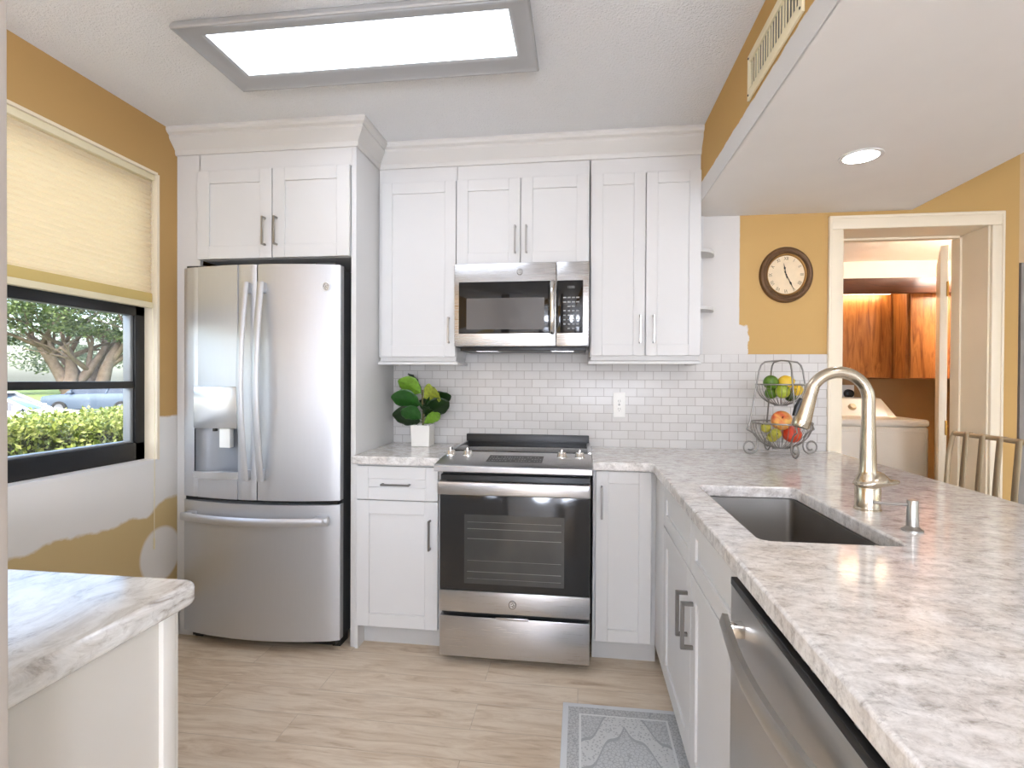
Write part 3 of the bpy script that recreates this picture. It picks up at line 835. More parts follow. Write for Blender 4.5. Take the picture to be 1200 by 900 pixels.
sd = empty('soap_dispenser', (.791, 1.365, .914), 'small brushed nickel soap dispenser with long thin nozzle beside the faucet', 'soap dispenser')
m = MB(); m.lathe([(0, .9142), (.0225, .9142), (.0225, .918), (.017, .922), (.0125, .926), (.0118, .985), (.0105, .988), (0, .988)], (.791, 1.365, 0), 28); m.build('body', 'nickel', sd)
m = MB(); m.tube([(.782, 1.365, .9765), (.74, 1.367, .977), (.706, 1.369, .9785)], .0036, 8); m.build('nozzle', 'nickel', sd)

# ------------------------------------------------------------------ refrigerator
fr = empty('refrigerator', (-1.48, 2.6, 0), 'stainless french-door refrigerator with water dispenser, freezer drawer below', 'refrigerator')
FX0, FX1 = -1.893, -1.100
def ffront(x): return 2.252 + .052*((x-(FX0+FX1)/2)/((FX1-FX0)/2))**2
def curved(mb, x0, x1, z0, z1, yb=2.345, n=10, bev=True, fr_=ffront):
    v = []; f = []
    xs = [x0+(x1-x0)*i/n for i in range(n+1)]
    b = .004
    for i, x in enumerate(xs):
        y = fr_(x)+(.006 if (bev and i in (0, n)) else 0)
        v += [(x, y, z0), (x, y, z1), (x, yb, z1), (x, yb, z0)]
    for i in range(n):
        for j in range(4): f.append((i*4+j, i*4+(j+1) % 4, (i+1)*4+(j+1) % 4, (i+1)*4+j))
    f += [(0, 1, 2, 3), tuple(range(len(v)-4, len(v)))]
    mb.raw(v, f); return mb
m = MB(); m.box(FX0+.012, FX1-.006, 2.352, YB-.03, .05, 1.788, .004); m.build('body', 'darkside', fr, label='dark grey cabinet sides')
m = MB(); m.box(FX0+.03, FX1-.03, 2.33, 2.36, .02, .06); m.box(FX0+.02, FX0+.06, 2.36, 2.44, 0, .05); m.box(FX1-.06, FX1-.02, 2.36, 2.44, 0, .05); m.box(FX0+.02, FX0+.06, 2.7, 2.78, 0, .05); m.box(FX1-.06, FX1-.02, 2.7, 2.78, 0, .05)
m.build('base_grille', 'black', fr)
m = MB()
for a, b in ((FX0+.02, FX0+.12), (FX1-.12, FX1-.02)): MB().box(a, b, 2.30, 2.40, 1.788, 1.808, .004).build('hinge_cover', 'darkside', fr)
GX = -1.480
DX0, DX1, DZ0, DZ1 = -1.800, -1.578, .800, 1.232
m = MB(); curved(m, FX0, DX0, .706, 1.797, n=6); curved(m, DX1, GX-.003, .706, 1.797, n=6)
curved(m, DX0, DX1, DZ1, 1.797, n=6, bev=False); curved(m, DX0, DX1, .706, DZ0, n=6, bev=False)
ld = m.build('door', 'fridge', fr, smooth=30)
m = MB(); curved(m, GX+.003, FX1, .706, 1.797, n=12); rd = m.build('door', 'fridge', fr, smooth=30)
m = MB(); curved(m, FX0, FX1, .055, .686, n=20); fd = m.build('freezer_drawer', 'fridge', fr, smooth=30)
m = MB(); m.box(FX0+.01, FX1-.01, 2.31, 2.35, .684, .708); m.build('door_gasket', 'black', fr)
# dispenser
m = MB()
yd = ffront(-1.69)
m.box(DX0, DX1, yd-.012, 2.34, 1.035, DZ1, .004); dp = m.build('dispenser_panel', 'dispglow', ld, label='pale control panel of the water dispenser')
m = MB()
n = 12; pts = [(DX0, yd-.004)] + [(DX0+(DX1-DX0)*i/n, yd+.055*math.sin(math.pi*i/n)**.5 + .004) for i in range(n+1)] + [(DX1, yd-.004), (DX1, 2.344), (DX0, 2.344)]
m.prism(pts, 'z', DZ0, 1.036); m.build('dispenser_recess', 'grate', ld, smooth=40)
m = MB(); m.box(-1.676, -1.622, yd+.0, yd+.03, .945, 1.035, .003); m.build('dispenser_paddle', 'plate', ld, label='white dispenser paddle')
m = MB(); m.box(-1.704, -1.690, yd-.008, yd+.01, 1.022, 1.036, .001); m.build('dispenser_nozzle', 'black', ld)
m = MB(); pts = [(DX0-.006, yd+.02)] + [(DX0-.006+(DX1-DX0+.012)*i/10, yd-.004-.022*math.sin(math.pi*i/10)) for i in range(11)] + [(DX1+.006, yd+.02)]
m.prism(pts, 'z', .800, .832); m.build('drip_tray', 'dispglow', ld, smooth=40)
# handles
def vhandle(x, z0, z1, par, lean):
    mb = MB(); n = 16; v = []; f = []
    for i in range(n+1):
        t = i/n; z = z0+(z1-z0)*t; out = .030+.040*math.sin(math.pi*t)
        y = ffront(x)-out; hw = .017; xx = x
        th = .013
        v += [(xx-hw, y+.004, z), (xx-hw*.6, y-.004, z), (xx+hw*.6, y-.004, z), (xx+hw, y+.004, z), (xx+hw*.7, y+th, z), (xx-hw*.7, y+th, z)]
    for i in range(n):
        for j in range(6): f.append((i*6+j, i*6+(j+1) % 6, (i+1)*6+(j+1) % 6, (i+1)*6+j))
    f += [tuple(range(6)), tuple(range(len(v)-6, len(v)))]
    mb.raw(v, f)
    for zz in (z0+.025, z1-.025): mb.box(x-.012, x+.012, ffront(x)-.030, ffront(x)+.004, zz-.024, zz+.024, .003)
    return mb.build('handle', 'fridge', par, smooth=50)
vhandle(-1.519, .800, 1.712, ld, 0); vhandle(-1.444, .800, 1.712, rd, 0)
mb = MB(); n = 20; v = []; f = []; z = .618
for i in range(n+1):
    t = i/n; x = -1.868+(1.868-1.132)*t; y = ffront(x)-.040-.012*math.sin(math.pi*t)
    v += [(x, y, z-.019), (x, y-.007, z-.008), (x, y-.007, z+.010), (x, y, z+.019), (x, y+.014, z+.012), (x, y+.014, z-.012)]
for i in range(n):
    for j in range(6): f.append((i*6+j, i*6+(j+1) % 6, (i+1)*6+(j+1) % 6, (i+1)*6+j))
f += [tuple(range(6)), tuple(range(len(v)-6, len(v)))]
mb.raw(v, f)
for xx in (-1.83, -1.17): mb.box(xx-.026, xx+.026, ffront(xx)-.045, ffront(xx)+.004, z-.004, z+.020, .003)
mb.build('handle', 'fridge', fd, smooth=50)
badge(-1.160, ffront(-1.16)-.001, 1.695, .019, rd, 'badge_light', 1.1, 'badge')

# ------------------------------------------------------------------ range
rg = empty('kitchen_range', (-.284, 2.6, 0), 'stainless slide-in electric range with black glass oven door', 'range')
RX0, RX1 = -.618, .052
m = MB(); m.box(RX0+.004, RX1-.004, 2.325, YB-.02, .03, .905); m.build('body', 'darkside', rg)
for x in (RX0+.045, RX1-.045):
    for y in (2.37, 2.78): MB().lathe([(0, 0), (.018, 0), (.018, .012), (.01, .014), (.01, .032), (0, .032)], (x, y, 0), 14).build('foot', 'black', rg)
# control fascia: sloped top with a front lip
m = MB(); m.prism([(2.205, .872), (2.205, .897), (2.222, .905), (2.470, .927), (2.470, .880), (2.33, .872)], 'x', RX0-.006, RX1+.004); md = m.build('control_panel', 'steel', rg); eased(md, .003)
def ctop(y): return .905+(y-2.222)*.022/.248
m = MB(); m.box(RX0-.004, RX1+.003, 2.470, 2.846, .905, .931, .003); m.build('cooktop', 'blackgloss', rg, label='black glass cooktop')
for xa in (RX0-.006, RX1-.013): MB().box(xa, xa+.018, 2.465, 2.85, .905, .933, .002).build('cooktop_trim', 'steel', rg)
m = MB(); m.box(RX0, RX1, 2.838, 2.868, .90, .972, .004); m.build('rear_vent', 'black', rg, label='black raised vent trim at the back')
for i, x in enumerate((-.592, -.512, -.078, .002)):
    y = 2.385; z = ctop(y)
    mb = MB(); mb.lathe([(0, z-.002), (.024, z-.002), (.024, z+.004), (.021, z+.007), (.0195, z+.020), (.017, z+.023), (0, z+.023)], (x, y, 0), 24)
    kb = mb.build('knob', 'chrome', rg); 
    mb = MB(); mb.box(x-.004, x+.004, y-.019, y+.019, z+.020, z+.038, .002); mb.build('knob_grip', 'chrome', kb)
m = MB(); yA, yB_ = 2.270, 2.395
m.raw([(-.408, yA, ctop(yA)+.001), (-.160, yA, ctop(yA)+.001), (-.160, yB_, ctop(yB_)+.001), (-.408, yB_, ctop(yB_)+.001)], [(0, 1, 2, 3)])
m.raw([(-.408, yA, ctop(yA)-.002), (-.160, yA, ctop(yA)-.002), (-.160, yB_, ctop(yB_)-.002), (-.408, yB_, ctop(yB_)-.002)], [(3, 2, 1, 0)])
dsp = m.build('display', 'black', rg)
m = MB()
for i in range(20):
    for r in (0, 1, 2):
        if random.random() < .7:
            x = -.398+i*.0118; y = yA+.018+r*.034; z = ctop(y)+.0014
            w = random.choice((.004, .006, .008)); m.raw([(x, y, z), (x+w, y, z), (x+w, y+.012, z+.001), (x, y+.012, z+.001)], [(0, 1, 2, 3)])
m.build('display_marks', 'greyprint', dsp)
# oven door
m = MB(); m.box(RX0+.004, RX1-.004, 2.283, 2.324, .240, .848, .004); od = m.build('oven_door', 'black', rg)
m = MB(); m.box(RX0+.003, RX1-.003, 2.276, 2.285, .334, .770, .002); gl = m.build('door_glass', 'ovenglass', od, label='black oven glass')
m = MB(); m.box(-.503, -.062, 2.2752, 2.2770, .368, .674); gw = m.build('inner_window', 'ovenwin', gl)
m = MB()
for z in (.610, .566, .420): m.box(-.49, -.075, 2.2746, 2.2753, z, z+.0025)
for z in (.470, .390, .640): m.box(-.49, -.075, 2.2746, 2.2753, z, z+.0015)
m.build('oven_rack', 'wireprint', gl, label='oven rack wires behind the glass')
m = MB(); m.box(RX0+.003, RX1-.003, 2.272, 2.286, .240, .334, .002); lp = m.build('lower_trim', 'steel', od)
badge(-.286, 2.271, .285, .017, lp, 'badge', 1.1, 'badge_light')
m = MB(); m.box(RX0+.003, RX1-.003, 2.226, 2.250, .768, .828, .008, 3)
for x in (RX0+.004, RX1-.034): m.box(x, x+.030, 2.244, 2.284, .775, .822, .003)
m.build('handle', 'steel', od)
m = MB(); m.box(RX0+.003, RX1-.003, 2.274, 2.325, .040, .220, .003); dr = m.build('storage_drawer', 'steel', rg)
m = MB(); m.box(-.36, -.215, 2.270, 2.29, .214, .226, .002); m.build('drawer_lip', 'steel', dr)

# ------------------------------------------------------------------ microwave
mw = empty('microwave', (-.29, 2.7, 1.43), 'stainless over-the-range microwave hanging under the short wall cabinet', 'microwave')
m = MB(); m.box(-.624, .042, 2.600, YB-.011, 1.432, 1.850, .002); m.build('body', 'darkside', mw)
m = MB(); m.box(-.626, -.117, 2.572, 2.602, 1.436, 1.848, .004); dm = m.build('door', 'mwsteel', mw)
m = MB(); m.box(-.115, .043, 2.572, 2.602, 1.436, 1.848, .004); cpn = m.build('control_panel', 'mwsteel', mw)
m = MB(); m.box(-.602, -.122, 2.5685, 2.574, 1.499, 1.756, .002); dg = m.build('door_glass', 'blackgloss', dm, label='black glass door front')
m = MB(); m.box(-.562, -.174, 2.5678, 2.570, 1.520, 1.674); m.build('mesh_window', 'mwwin', dg)
m = MB(); m.box(-.112, .014, 2.5685, 2.574, 1.499, 1.756, .003); kp = m.build('keypad', 'blackgloss', cpn, label='black keypad panel')
m = MB(); M4 = Matrix.Translation((-.045, 2.568, 1.722)) @ Matrix.Rotation(rad(90), 4, 'X'); m.text('12:00', .016, M4); m.build('clock_digits', 'greyprint', kp)
m = MB()
for r in range(8):
    for c in range(4):
        x = -.075+c*.021; z = 1.672-r*.0215
        if r in (2,) and c in (0, 3): continue
        if r == 7 and c in (0, 3): continue
        w = .0055 if r > 2 else .0075
        m.box(x-w, x+w, 2.5676, 2.5688, z-.003, z+.003)
m.build('keypad_marks', 'greyprint', kp)
m = MB(); m.tube([(-.134, 2.568, 1.748), (-.134, 2.545, 1.735), (-.134, 2.537, 1.68), (-.134, 2.535, 1.62), (-.134, 2.537, 1.56), (-.134, 2.545, 1.515), (-.134, 2.568, 1.502)], .0125, 14); m.build('handle', 'chrome', dm, smooth=60)
badge(-.296, 2.571, 1.802, .014, dm, 'badge', 1.1, 'badge_light')
m = MB(); m.box(-.60, .03, 2.60, 2.85, 1.415, 1.434, .003); bt = m.build('underside_vent', 'black', mw)
for a in (-.52, -.14): MB().box(a, a+.11, 2.615, 2.70, 1.4125, 1.4158).build('filter_grille', 'mwsteel', bt)

# ------------------------------------------------------------------ dishwasher
dw = empty('dishwasher', (.6, .85, 0), 'dark stainless dishwasher with curved bar handle in the peninsula', 'dishwasher')
DY0, DY1 = .545, 1.146
m = MB(); m.box(.360, .95, DY0+.004, DY1-.004, .10, .866); m.build('body', 'darkside', dw)
m = MB(); m.box(.40, .42, DY0, DY1, 0, .10); m.box(.5, .54, .6, .64, 0, .1); m.box(.5, .54, 1.05, 1.09, 0, .1); m.build('toe_kick', 'black', dw)
m = MB(); m.box(.316, .362, DY0+.002, DY1-.002, .105, .846, .004); ddr = m.build('door', 'dwsteel', dw)
m = MB(); m.box(.3155, .352, DY0+.002, DY1-.002, .846, .862, .002); cs = m.build('control_strip', 'black', dw, label='black glossy top control strip')
for y in (.78, .81, .84, .70, .73, .93, .96, .66):
    MB().box(.327, .331, y, y+.010, .8618, .8624).build('control_mark', 'greyprint', cs)
mb = MB(); n = 18; v = []; f = []
for i in range(n+1):
    t = i/n; y = 1.090-(1.090-.600)*t; x = .316-.031-.022*math.sin(math.pi*t); z = .790+.0*t
    v += [(x, y, z-.019), (x-.006, y, z), (x, y, z+.017), (x+.011, y, z+.015), (x+.014, y, z), (x+.010, y, z-.017)]
for i in range(n):
    for j in range(6): f.append((i*6+j, i*6+(j+1) % 6, (i+1)*6+(j+1) % 6, (i+1)*6+j))
f += [tuple(range(6)), tuple(range(len(v)-6, len(v)))]
mb.raw(v, f); hb = mb.build('handle', 'dwhandle', ddr, smooth=60)
for y in (1.058, .632):
    mb = MB(); mb.box(.286, .318, y-.012, y+.012, .776, .803, .004); mb.build('handle_mount', 'chrome', hb)

# ------------------------------------------------------------------ left counter
lcab = empty('base_cabinet', (-1.3, .65, 0), 'white base cabinet under the marble worktop in the near left corner', 'cabinet')
m = MB(); m.box(XL+.002, -.700, .486, .820, 0, .875); m.build('body', 'cab_warm', lcab)
m = MB(); m.box(-.700, -.690, .486, .786, .0, .875, .001); m.build('end_panel', 'cab_warm', lcab)
m = MB(); m.box(-.702, -.682, .786, .812, 0, .875, .002); m.box(-.702, -.686, .814, .824, 0, .875, .002); m.build('corner_stile', 'cab_warm', lcab)
pts = [(XL+.002, .486), (-.662, .486)] + [(-.662-.03+.03*math.cos(a), .852-.03+.03*math.sin(a)) for a in [rad(x) for x in range(0, 91, 15)]] + [(XL+.002, .852)]
m = MB(); poly_slab(m, pts, .876, .914)
tag(eased(m.build('countertop', 'marble', None), .010), 'brown-veined white marble worktop corner in the lower left', 'countertop')

# ------------------------------------------------------------------ ceiling light, recessed lamps, vent
cl = empty('ceiling_light', (-.746, 1.755, ZC), 'large rectangular grey-framed fluorescent light on the kitchen ceiling', 'ceiling light')
lx0, lx1, ly0, ly1 = -1.370, -.160, 1.602, 1.996
pr = [(.018, ZC-.001), (.008, 2.466), (.002, 2.456), (0, 2.446), (.002, 2.440), (.008, 2.440), (.020, 2.447), (.044, 2.452), (.062, 2.453), (.070, 2.456), (.076, 2.460), (.090, 2.462), (.090, 2.469), (.04, 2.469), (.04, ZC-.001)]
m = MB(); m.sweep([(lx0, ly0), (lx0, ly1), (lx1, ly1), (lx1, ly0)], pr, closed=True); m.build('frame', 'lampmetal', cl, smooth=25)
m = MB(); m.box(lx0+.074, lx1-.074, ly0+.074, ly1-.074, 2.4600, 2.4685); m.build('diffuser', 'k_lamp', cl, label='glowing white diffuser')

def can(x, y, label, z=sz, grp='recessed lamps in the soffit'):
    c = empty('recessed_light', (x, y, z), label, 'recessed light')
    mb = MB(); mb.lathe([(.058, z+.0005), (.060, z-.004), (.074, z-.004), (.076, z+.0005), (.058, z+.0005)], (x, y, 0), 36); mb.build('trim_ring', 'trimwhite', c)
    mb = MB(); mb.lathe([(.0, z-.007), (.045, z-.006), (.059, z-.003), (.059, z-.0005), (0, z-.0005)], (x, y, 0), 36); mb.build('lens', 'c_lamp', c, label='glowing lamp lens')
    return c
can(1.065, 2.175, 'round recessed lamp glowing in the white soffit over the peninsula')
can(1.065, .75, 'recessed lamp in the soffit nearer the viewer, beyond the frame')
can(1.065, -.5, 'recessed lamp at the near end of the soffit, beyond the frame')

vn = empty('air_vent', (sx0, 1.69, 2.30), 'cream metal air vent grille with upright louvres on the soffit side', 'air vent')
vy0, vy1, vz0, vz1 = 1.455, 1.905, 2.232, 2.385
m = MB(); vx = sx0-.002
m.box(vx-.009, vx-.0005, vy0, vy0+.024, vz0, vz1, .002); m.box(vx-.009, vx-.0005, vy1-.024, vy1, vz0, vz1, .002)
m.box(vx-.009, vx-.0005, vy0+.02, vy1-.02, vz0, vz0+.034, .002); m.box(vx-.009, vx-.0005, vy0+.02, vy1-.02, vz1-.028, vz1, .002)
m.build('frame', 'ivory', vn)
m = MB(); m.box(vx-.001, vx-.0003, vy0+.02, vy1-.02, vz0+.02, vz1-.02); m.build('duct_opening', 'black', vn, label='dark opening behind the louvres')
for i in range(18):
    y = vy0+.036+i*.0222; w = .0042 if i % 5 else .0085
    m = MB(); m.box(vx-.0032, vx-.0012, y-w, y+w*.6, vz0+.033, vz1-.027); m.build('louvre', 'ivory', vn)
for y in (vy0+.012, vy1-.012):
    for z in (vz0+.016, vz1-.012): MB().lathe([(0, .0), (.004, 0), (.003, .002), (0, .002)], (vx-.009, y, z), 10, 1, 1, 'x').build('screw', 'black', vn)

# added pendant globes out of view, invented to brighten ceiling and refrigerator
def fill_globe(x, y, label, r=.27, drop=1.15, mat='d_fill'):
    c = empty('fill_pendant', (x, y, ZC), label, 'added fill lamp')
    mb = MB(); mb.lathe([(0, ZC-.02), (.05, ZC-.02), (.055, ZC-.001), (0, ZC-.001)], (x, y, 0), 28); mb.build('canopy', 'brass', c)
    mb = MB(); mb.tube([(x, y, ZC-.015), (x, y, ZC-drop+r*.95)], .006, 8); mb.build('rod', 'brass', c)
    mb = MB(); mb.sphere((x, y, ZC-drop), r, (1, 1, 1), 32, 20); mb.build('globe', mat, c, label='glowing white fill globe')
fill_globe(-1.25, -1.15, 'added white fill globe behind the viewer on the left', mat='rl_fill')
fill_globe(1.2, -2.5, 'added white fill globe at the back right behind the viewer', mat='r_fill')
fill_globe(.1, -1.7, 'added white fill globe straight behind the viewer', mat='r_fill')
fill_globe(3.0, .9, 'added white fill globe over the dining area right of the peninsula')
fill_globe(3.0, -1.6, 'added white fill globe at the front of the dining area')

# ------------------------------------------------------------------ wall clock and outlet
ck = empty('wall_clock', (1.053, YB, 1.82), 'round bronze-rimmed wall clock with roman numerals on the gold wall', 'clock')
cx, cz, cy, VS = 1.053, 1.820, YB, 1.10
def rel(r, a, dy=0): return (cx+r*math.sin(a), cy-dy, cz+VS*r*math.cos(a))
m = MB(); m.lathe([(.098, .012), (.100, .022), (.104, .026), (.110, .022), (.118, .026), (.126, .022), (.131, .010), (.131, .0005), (.098, .0005)], (cx, cy, cz), 56, 1, VS, 'y'); m.build('rim', 'clockrim', ck)
m = MB(); m.lathe([(.090, .010), (.093, .017), (.097, .019), (.100, .012), (.100, .002), (.09, .002)], (cx, cy, cz), 56, 1, VS, 'y'); m.build('inner_ring', 'clockgold', ck, label='worn gold inner ring')
m = MB(); m.lathe([(0, .001), (.094, .001), (.094, .008), (0, .008)], (cx, cy, cz), 56, 1, VS, 'y'); cf = m.build('dial', 'clockface', ck)
R90 = Matrix.Rotation(rad(90), 4, 'X')
for i, tx_ in enumerate(['XII', 'I', 'II', 'III', 'IIII', 'V', 'VI', 'VII', 'VIII', 'IX', 'X', 'XI']):
    a = 2*math.pi*i/12; p = rel(.076, a, .0088)
    M4 = Matrix.Translation(p) @ R90 @ Matrix.Rotation(-a, 4, 'Z') @ Matrix.Diagonal((.8, VS, 1, 1))
    m = MB(); m.text(tx_, .023, M4, .0003); m.build('numeral', 'numeral', cf)
def hand(a, L, w, dy, name):
    mb = MB(); d = Vector((math.sin(a), math.cos(a))); p = Vector((d.y, -d.x))
    outl = [(-.018, .0018), (-.002, .0016), (.0, .004), (.004, .0014), (L*.45, .0014), (L*.58, w), (L*.72, .0014), (L, .0004)]
    pts = [d*t+p*h for t, h in outl] + [d*t-p*h for t, h in reversed(outl)]
    mb.prism([(cx+q.x, cz+VS*q.y) for q in pts], 'y', cy-dy, cy-dy-.0012); return mb.build(name, 'handblack', ck)
hand(rad(-13), .055, .0048, .0105, 'hour_hand'); hand(rad(152), .078, .0046, .012, 'minute_hand')

ol = empty('wall_outlet', (.211, YB-.009, 1.139), 'white wall outlet on the tiled backsplash right of the range', 'outlet')
oy = YB-.009
m = MB(); m.box(.179, .243, oy-.005, oy+.0, 1.073, 1.206, .002); m.build('cover_plate', 'plate', ol)
m = MB(); m.box(.196, .226, oy-.007, oy-.004, 1.096, 1.183, .001); ins = m.build('receptacle', 'plate', ol)
m = MB()
for z in (1.118, 1.160):
    m.box(.205, .207, oy-.0076, oy-.006, z-.006, z+.006); m.box(.215, .217, oy-.0076, oy-.006, z-.006, z+.006); m.lathe([(0, 0), (.0022, 0), (.0022, .0006), (0, .0006)], (.211, oy-.007, z-.011), 10, 1, 1, 'y')
m.build('slots', 'greyd', ins)
m = MB(); m.box(.206, .216, oy-.008, oy-.006, 1.136, 1.143, .0005); m.build('test_button', 'greyprint', ins)

# ------------------------------------------------------------------ potted plant
pl = empty('potted_plant', (-.835, 2.735, .914), 'small fiddle-leaf plant in a white square pot beside the range', 'plant')
px0, py0, pz0 = -.835, 2.735, .9142
m = MB()
def sq(h, z): return [(px0-h, py0-h, z), (px0+h, py0-h, z), (px0+h, py0+h, z), (px0-h, py0+h, z)]
v = sq(.049, pz0)+sq(.052, pz0+.113)+sq(.046, pz0+.113)+sq(.045, pz0+.10)
f = [(0, 3, 2, 1)] + [(i*4+j, i*4+(j+1) % 4, (i+1)*4+(j+1) % 4, (i+1)*4+j) for i in range(3) for j in range(4)] + [(12, 13, 14, 15)]
m.raw(v, f); po = m.build('pot', 'ceramic', pl); eased(po, .003)
m = MB(); m.raw(sq(.0455, pz0+.104), [(0, 1, 2, 3)]); m.raw(sq(.0455, pz0+.101), [(3, 2, 1, 0)])
for i in range(40):
    m.sphere((px0+random.uniform(-.04, .04), py0+random.uniform(-.04, .04), pz0+.104), random.uniform(.003, .007), (1, 1, .6), 6, 4)
m.build('soil', 'soil', pl)
m = MB(); m.tube([(px0, py0, pz0+.10), (px0+.004, py0, pz0+.17), (px0-.002, py0-.005, pz0+.24), (px0+.0, py0-.004, pz0+.30)], [.0055, .005, .004, .003], 8); m.build('stem', 'stem', pl)
def leaf(base, tip, width, droop, roll, mat):
    """obovate leaf with a folded midrib from base to tip"""
    b, t = Vector(base), Vector(tip); L = (t-b).length; d = (t-b).normalized()
    side = d.cross(Vector((0, 0, 1)))
    if side.length < .1: side = Vector((1, 0, 0))
    side.normalize(); side = Matrix.Rotation(rad(roll), 3, d) @ side; up = side.cross(d)
    n, k = 12, 4; v = []; f = []
    for i in range(n+1):
        s = i/n
        w = width*(.04 if s < .1 else (math.sin(math.pi*min(1, (s-.06)/.94)**1.15)**.62 if s < .985 else .12))
        if i == 0: w = width*.04
        c = b+d*(L*s)+up*(droop*math.sin(math.pi*s))
        for j in range(-k, k+1):
            q = j/k; v.append(tuple(c+side*(w*q)+up*(abs(q)*w*.22-abs(q)**3*w*.10+.004*math.sin(s*24+j)*abs(q))))
    m_ = 2*k+1
    for i in range(n):
        for j in range(m_-1): f.append((i*m_+j, i*m_+j+1, (i+1)*m_+j+1, (i+1)*m_+j))
    mb = MB(); mb.raw(v, f)
    o = mb.build('leaf', mat, pl, smooth=180, normals=False)
    md = o.modifiers.new('thickness', 'SOLIDIFY'); md.thickness = .0012
    return o
S0 = lambda h: (px0, py0-.003, pz0+h)
leaf(S0(.275), (px0-.125, py0-.040, pz0+.350), .056, .012, 55, 'fig_light')
leaf(S0(.265), (px0-.095, py0+.030, pz0+.385), .048, .012, 40, 'fig_dark')
leaf(S0(.215), (px0-.165, py0-.035, pz0+.262), .062, .012, 58, 'fig')
leaf(S0(.125), (px0-.165, py0-.015, pz0+.165), .066, .014, 58, 'fig_dark')
leaf(S0(.140), (px0-.090, py0-.085, pz0+.195), .046, .012, 55, 'fig')
leaf(S0(.255), (px0+.100, py0-.065, pz0+.290), .058, .012, -60, 'fig_yellow')
leaf(S0(.205), (px0+.150, py0+.020, pz0+.268), .052, .012, -52, 'fig_dark')
leaf(S0(.150), (px0+.145, py0-.010, pz0+.240), .056, .012, -56, 'fig_dark')
leaf(S0(.115), (px0+.110, py0-.055, pz0+.175), .030, .010, -60, 'fig_light')
leaf(S0(.180), (px0+.03, py0+.085, pz0+.255), .050, .012, 10, 'fig_dark')
leaf(S0(.170), (px0+.060, py0-.07, pz0+.205), .036, .012, -40, 'fig_dark')

# ------------------------------------------------------------------ fruit stand
bx_, by_ = .955, 2.655
fb = empty('fruit_stand', (bx_, by_, .914), 'two-tier pewter wire fruit stand with scrolled feet on the worktop corner', 'fruit stand')
WZ = .9145
def arch(a, name, top, fr0, fr1):
    """an arch of wire from one scroll foot over the top to the other"""
    dx, dy = math.cos(a), math.sin(a)
    half = [(.165, WZ+.125), (.150, WZ+.16), (.118, WZ+.345), (.108, WZ+.405), (.098, WZ+.432), (.080, WZ+.448), (.04, top), (0, top+.003)]
    pts = [(bx_-dx*r, by_-dy*r, z) for r, z in half] + [(bx_+dx*r, by_+dy*r, z) for r, z in reversed(half[:-1])]
    mb = MB(); mb.tube(pts, .0040, 8)
    for sgn in (-1, 1):
        # S scroll: in from the post bottom, down and curling outwards
        sc = [(.165, WZ+.125), (.148, WZ+.117), (.128, WZ+.105), (.116, WZ+.085), (.113, WZ+.062)]
        c0, c1 = .150, WZ+.043
        for i in range(22):
            t = i/21; an = math.pi+t*rad(480); rr = .0385*(1-.62*t)
            sc.append((c0+rr*math.cos(an), c1+rr*math.sin(an)))
        mb.tube([(bx_+sgn*dx*r, by_+sgn*dy*r, z) for r, z in sc], .0040, 8)
    return mb.build(name, 'wire', fb, smooth=60)
arch(rad(10), 'arched_frame', WZ+.452, 0, 0); arch(rad(-86), 'arched_frame', WZ+.452, 0, 0)
def bowl(zr, r, depth, n, name):
    mb = MB()
    mb.tube([(bx_+r*math.cos(2*math.pi*i/36), by_+r*math.sin(2*math.pi*i/36), zr) for i in range(36)], .0036, 8, closed=True)
    r0 = r*.26
    mb.tube([(bx_+r0*math.cos(2*math.pi*i/18), by_+r0*math.sin(2*math.pi*i/18), zr-depth) for i in range(18)], .0024, 6, closed=True)
    for k in range(n):
        a = 2*math.pi*k/n
        mb.tube([(bx_+rr*math.cos(a), by_+rr*math.sin(a), z) for rr, z in [(r*math.cos(t)+(r0*0), zr-depth*math.sin(t)) for t in [rad(x) for x in (0, 15, 30, 45, 60, 75)]]], .0014, 5)
    mb.lathe([(0, zr-depth-.001), (r0, zr-depth-.001), (r0, zr-depth+.001), (0, zr-depth+.001)], (bx_, by_, 0), 18)
    return mb.build(name, 'wire', fb, smooth=60)
bowl(WZ+.340, .110, .100, 30, 'upper_basket'); bowl(WZ+.158, .136, .125, 34, 'lower_basket')
def fruit(name, mat, c, r, sc, label, cat, stem='calyx', tilt=None, apple=False):
    o = empty(name, c, label, cat)
    mb = MB()
    prof = []
    for i in range(17):
        t = math.pi*i/16; rr = math.sin(t); h = -math.cos(t)
        if apple:
            rr *= 1.0+.06*h; h = h*.88 - (.20*math.exp(-((1-h)/.10)) if h > 0 else -.10*math.exp(-((1+h)/.10)))
        elif name == 'lemon':
            h = h*1.12+(.14*max(0, (abs(h)-.88)/.12)*(1 if h > 0 else -1)); rr *= 1-.06*abs(h)
        elif name == 'pear':
            rr *= 1-.28*max(0, h); h *= 1.2
        prof.append((r*rr, r*h))
    mb.lathe(prof, (0, 0, 0), 24, sc[0], sc[1])
    mb.M = None
    R = Matrix.Rotation(rad(tilt[0]), 4, 'X') @ Matrix.Rotation(rad(tilt[1]), 4, 'Y') if tilt else Matrix.Identity(4)
    bmesh.ops.transform(mb.bm, matrix=Matrix.Translation(c) @ R, verts=mb.bm.verts)
    mb.build('flesh', mat, o, smooth=180)
    mb = MB(); top = r*(.72 if apple else (1.22 if name == 'pear' else 1.0))
    if name == 'lemon': top = r*1.2
    mb.tube([(0, 0, top-.004), (0.001, 0, top+(.014 if apple or name == 'pear' else .003))], .0022, 6)
    bmesh.ops.transform(mb.bm, matrix=Matrix.Translation(c) @ R, verts=mb.bm.verts)
    mb.build('stem', 'soil', o)
    return o
zU = WZ+.340; zL = WZ+.158
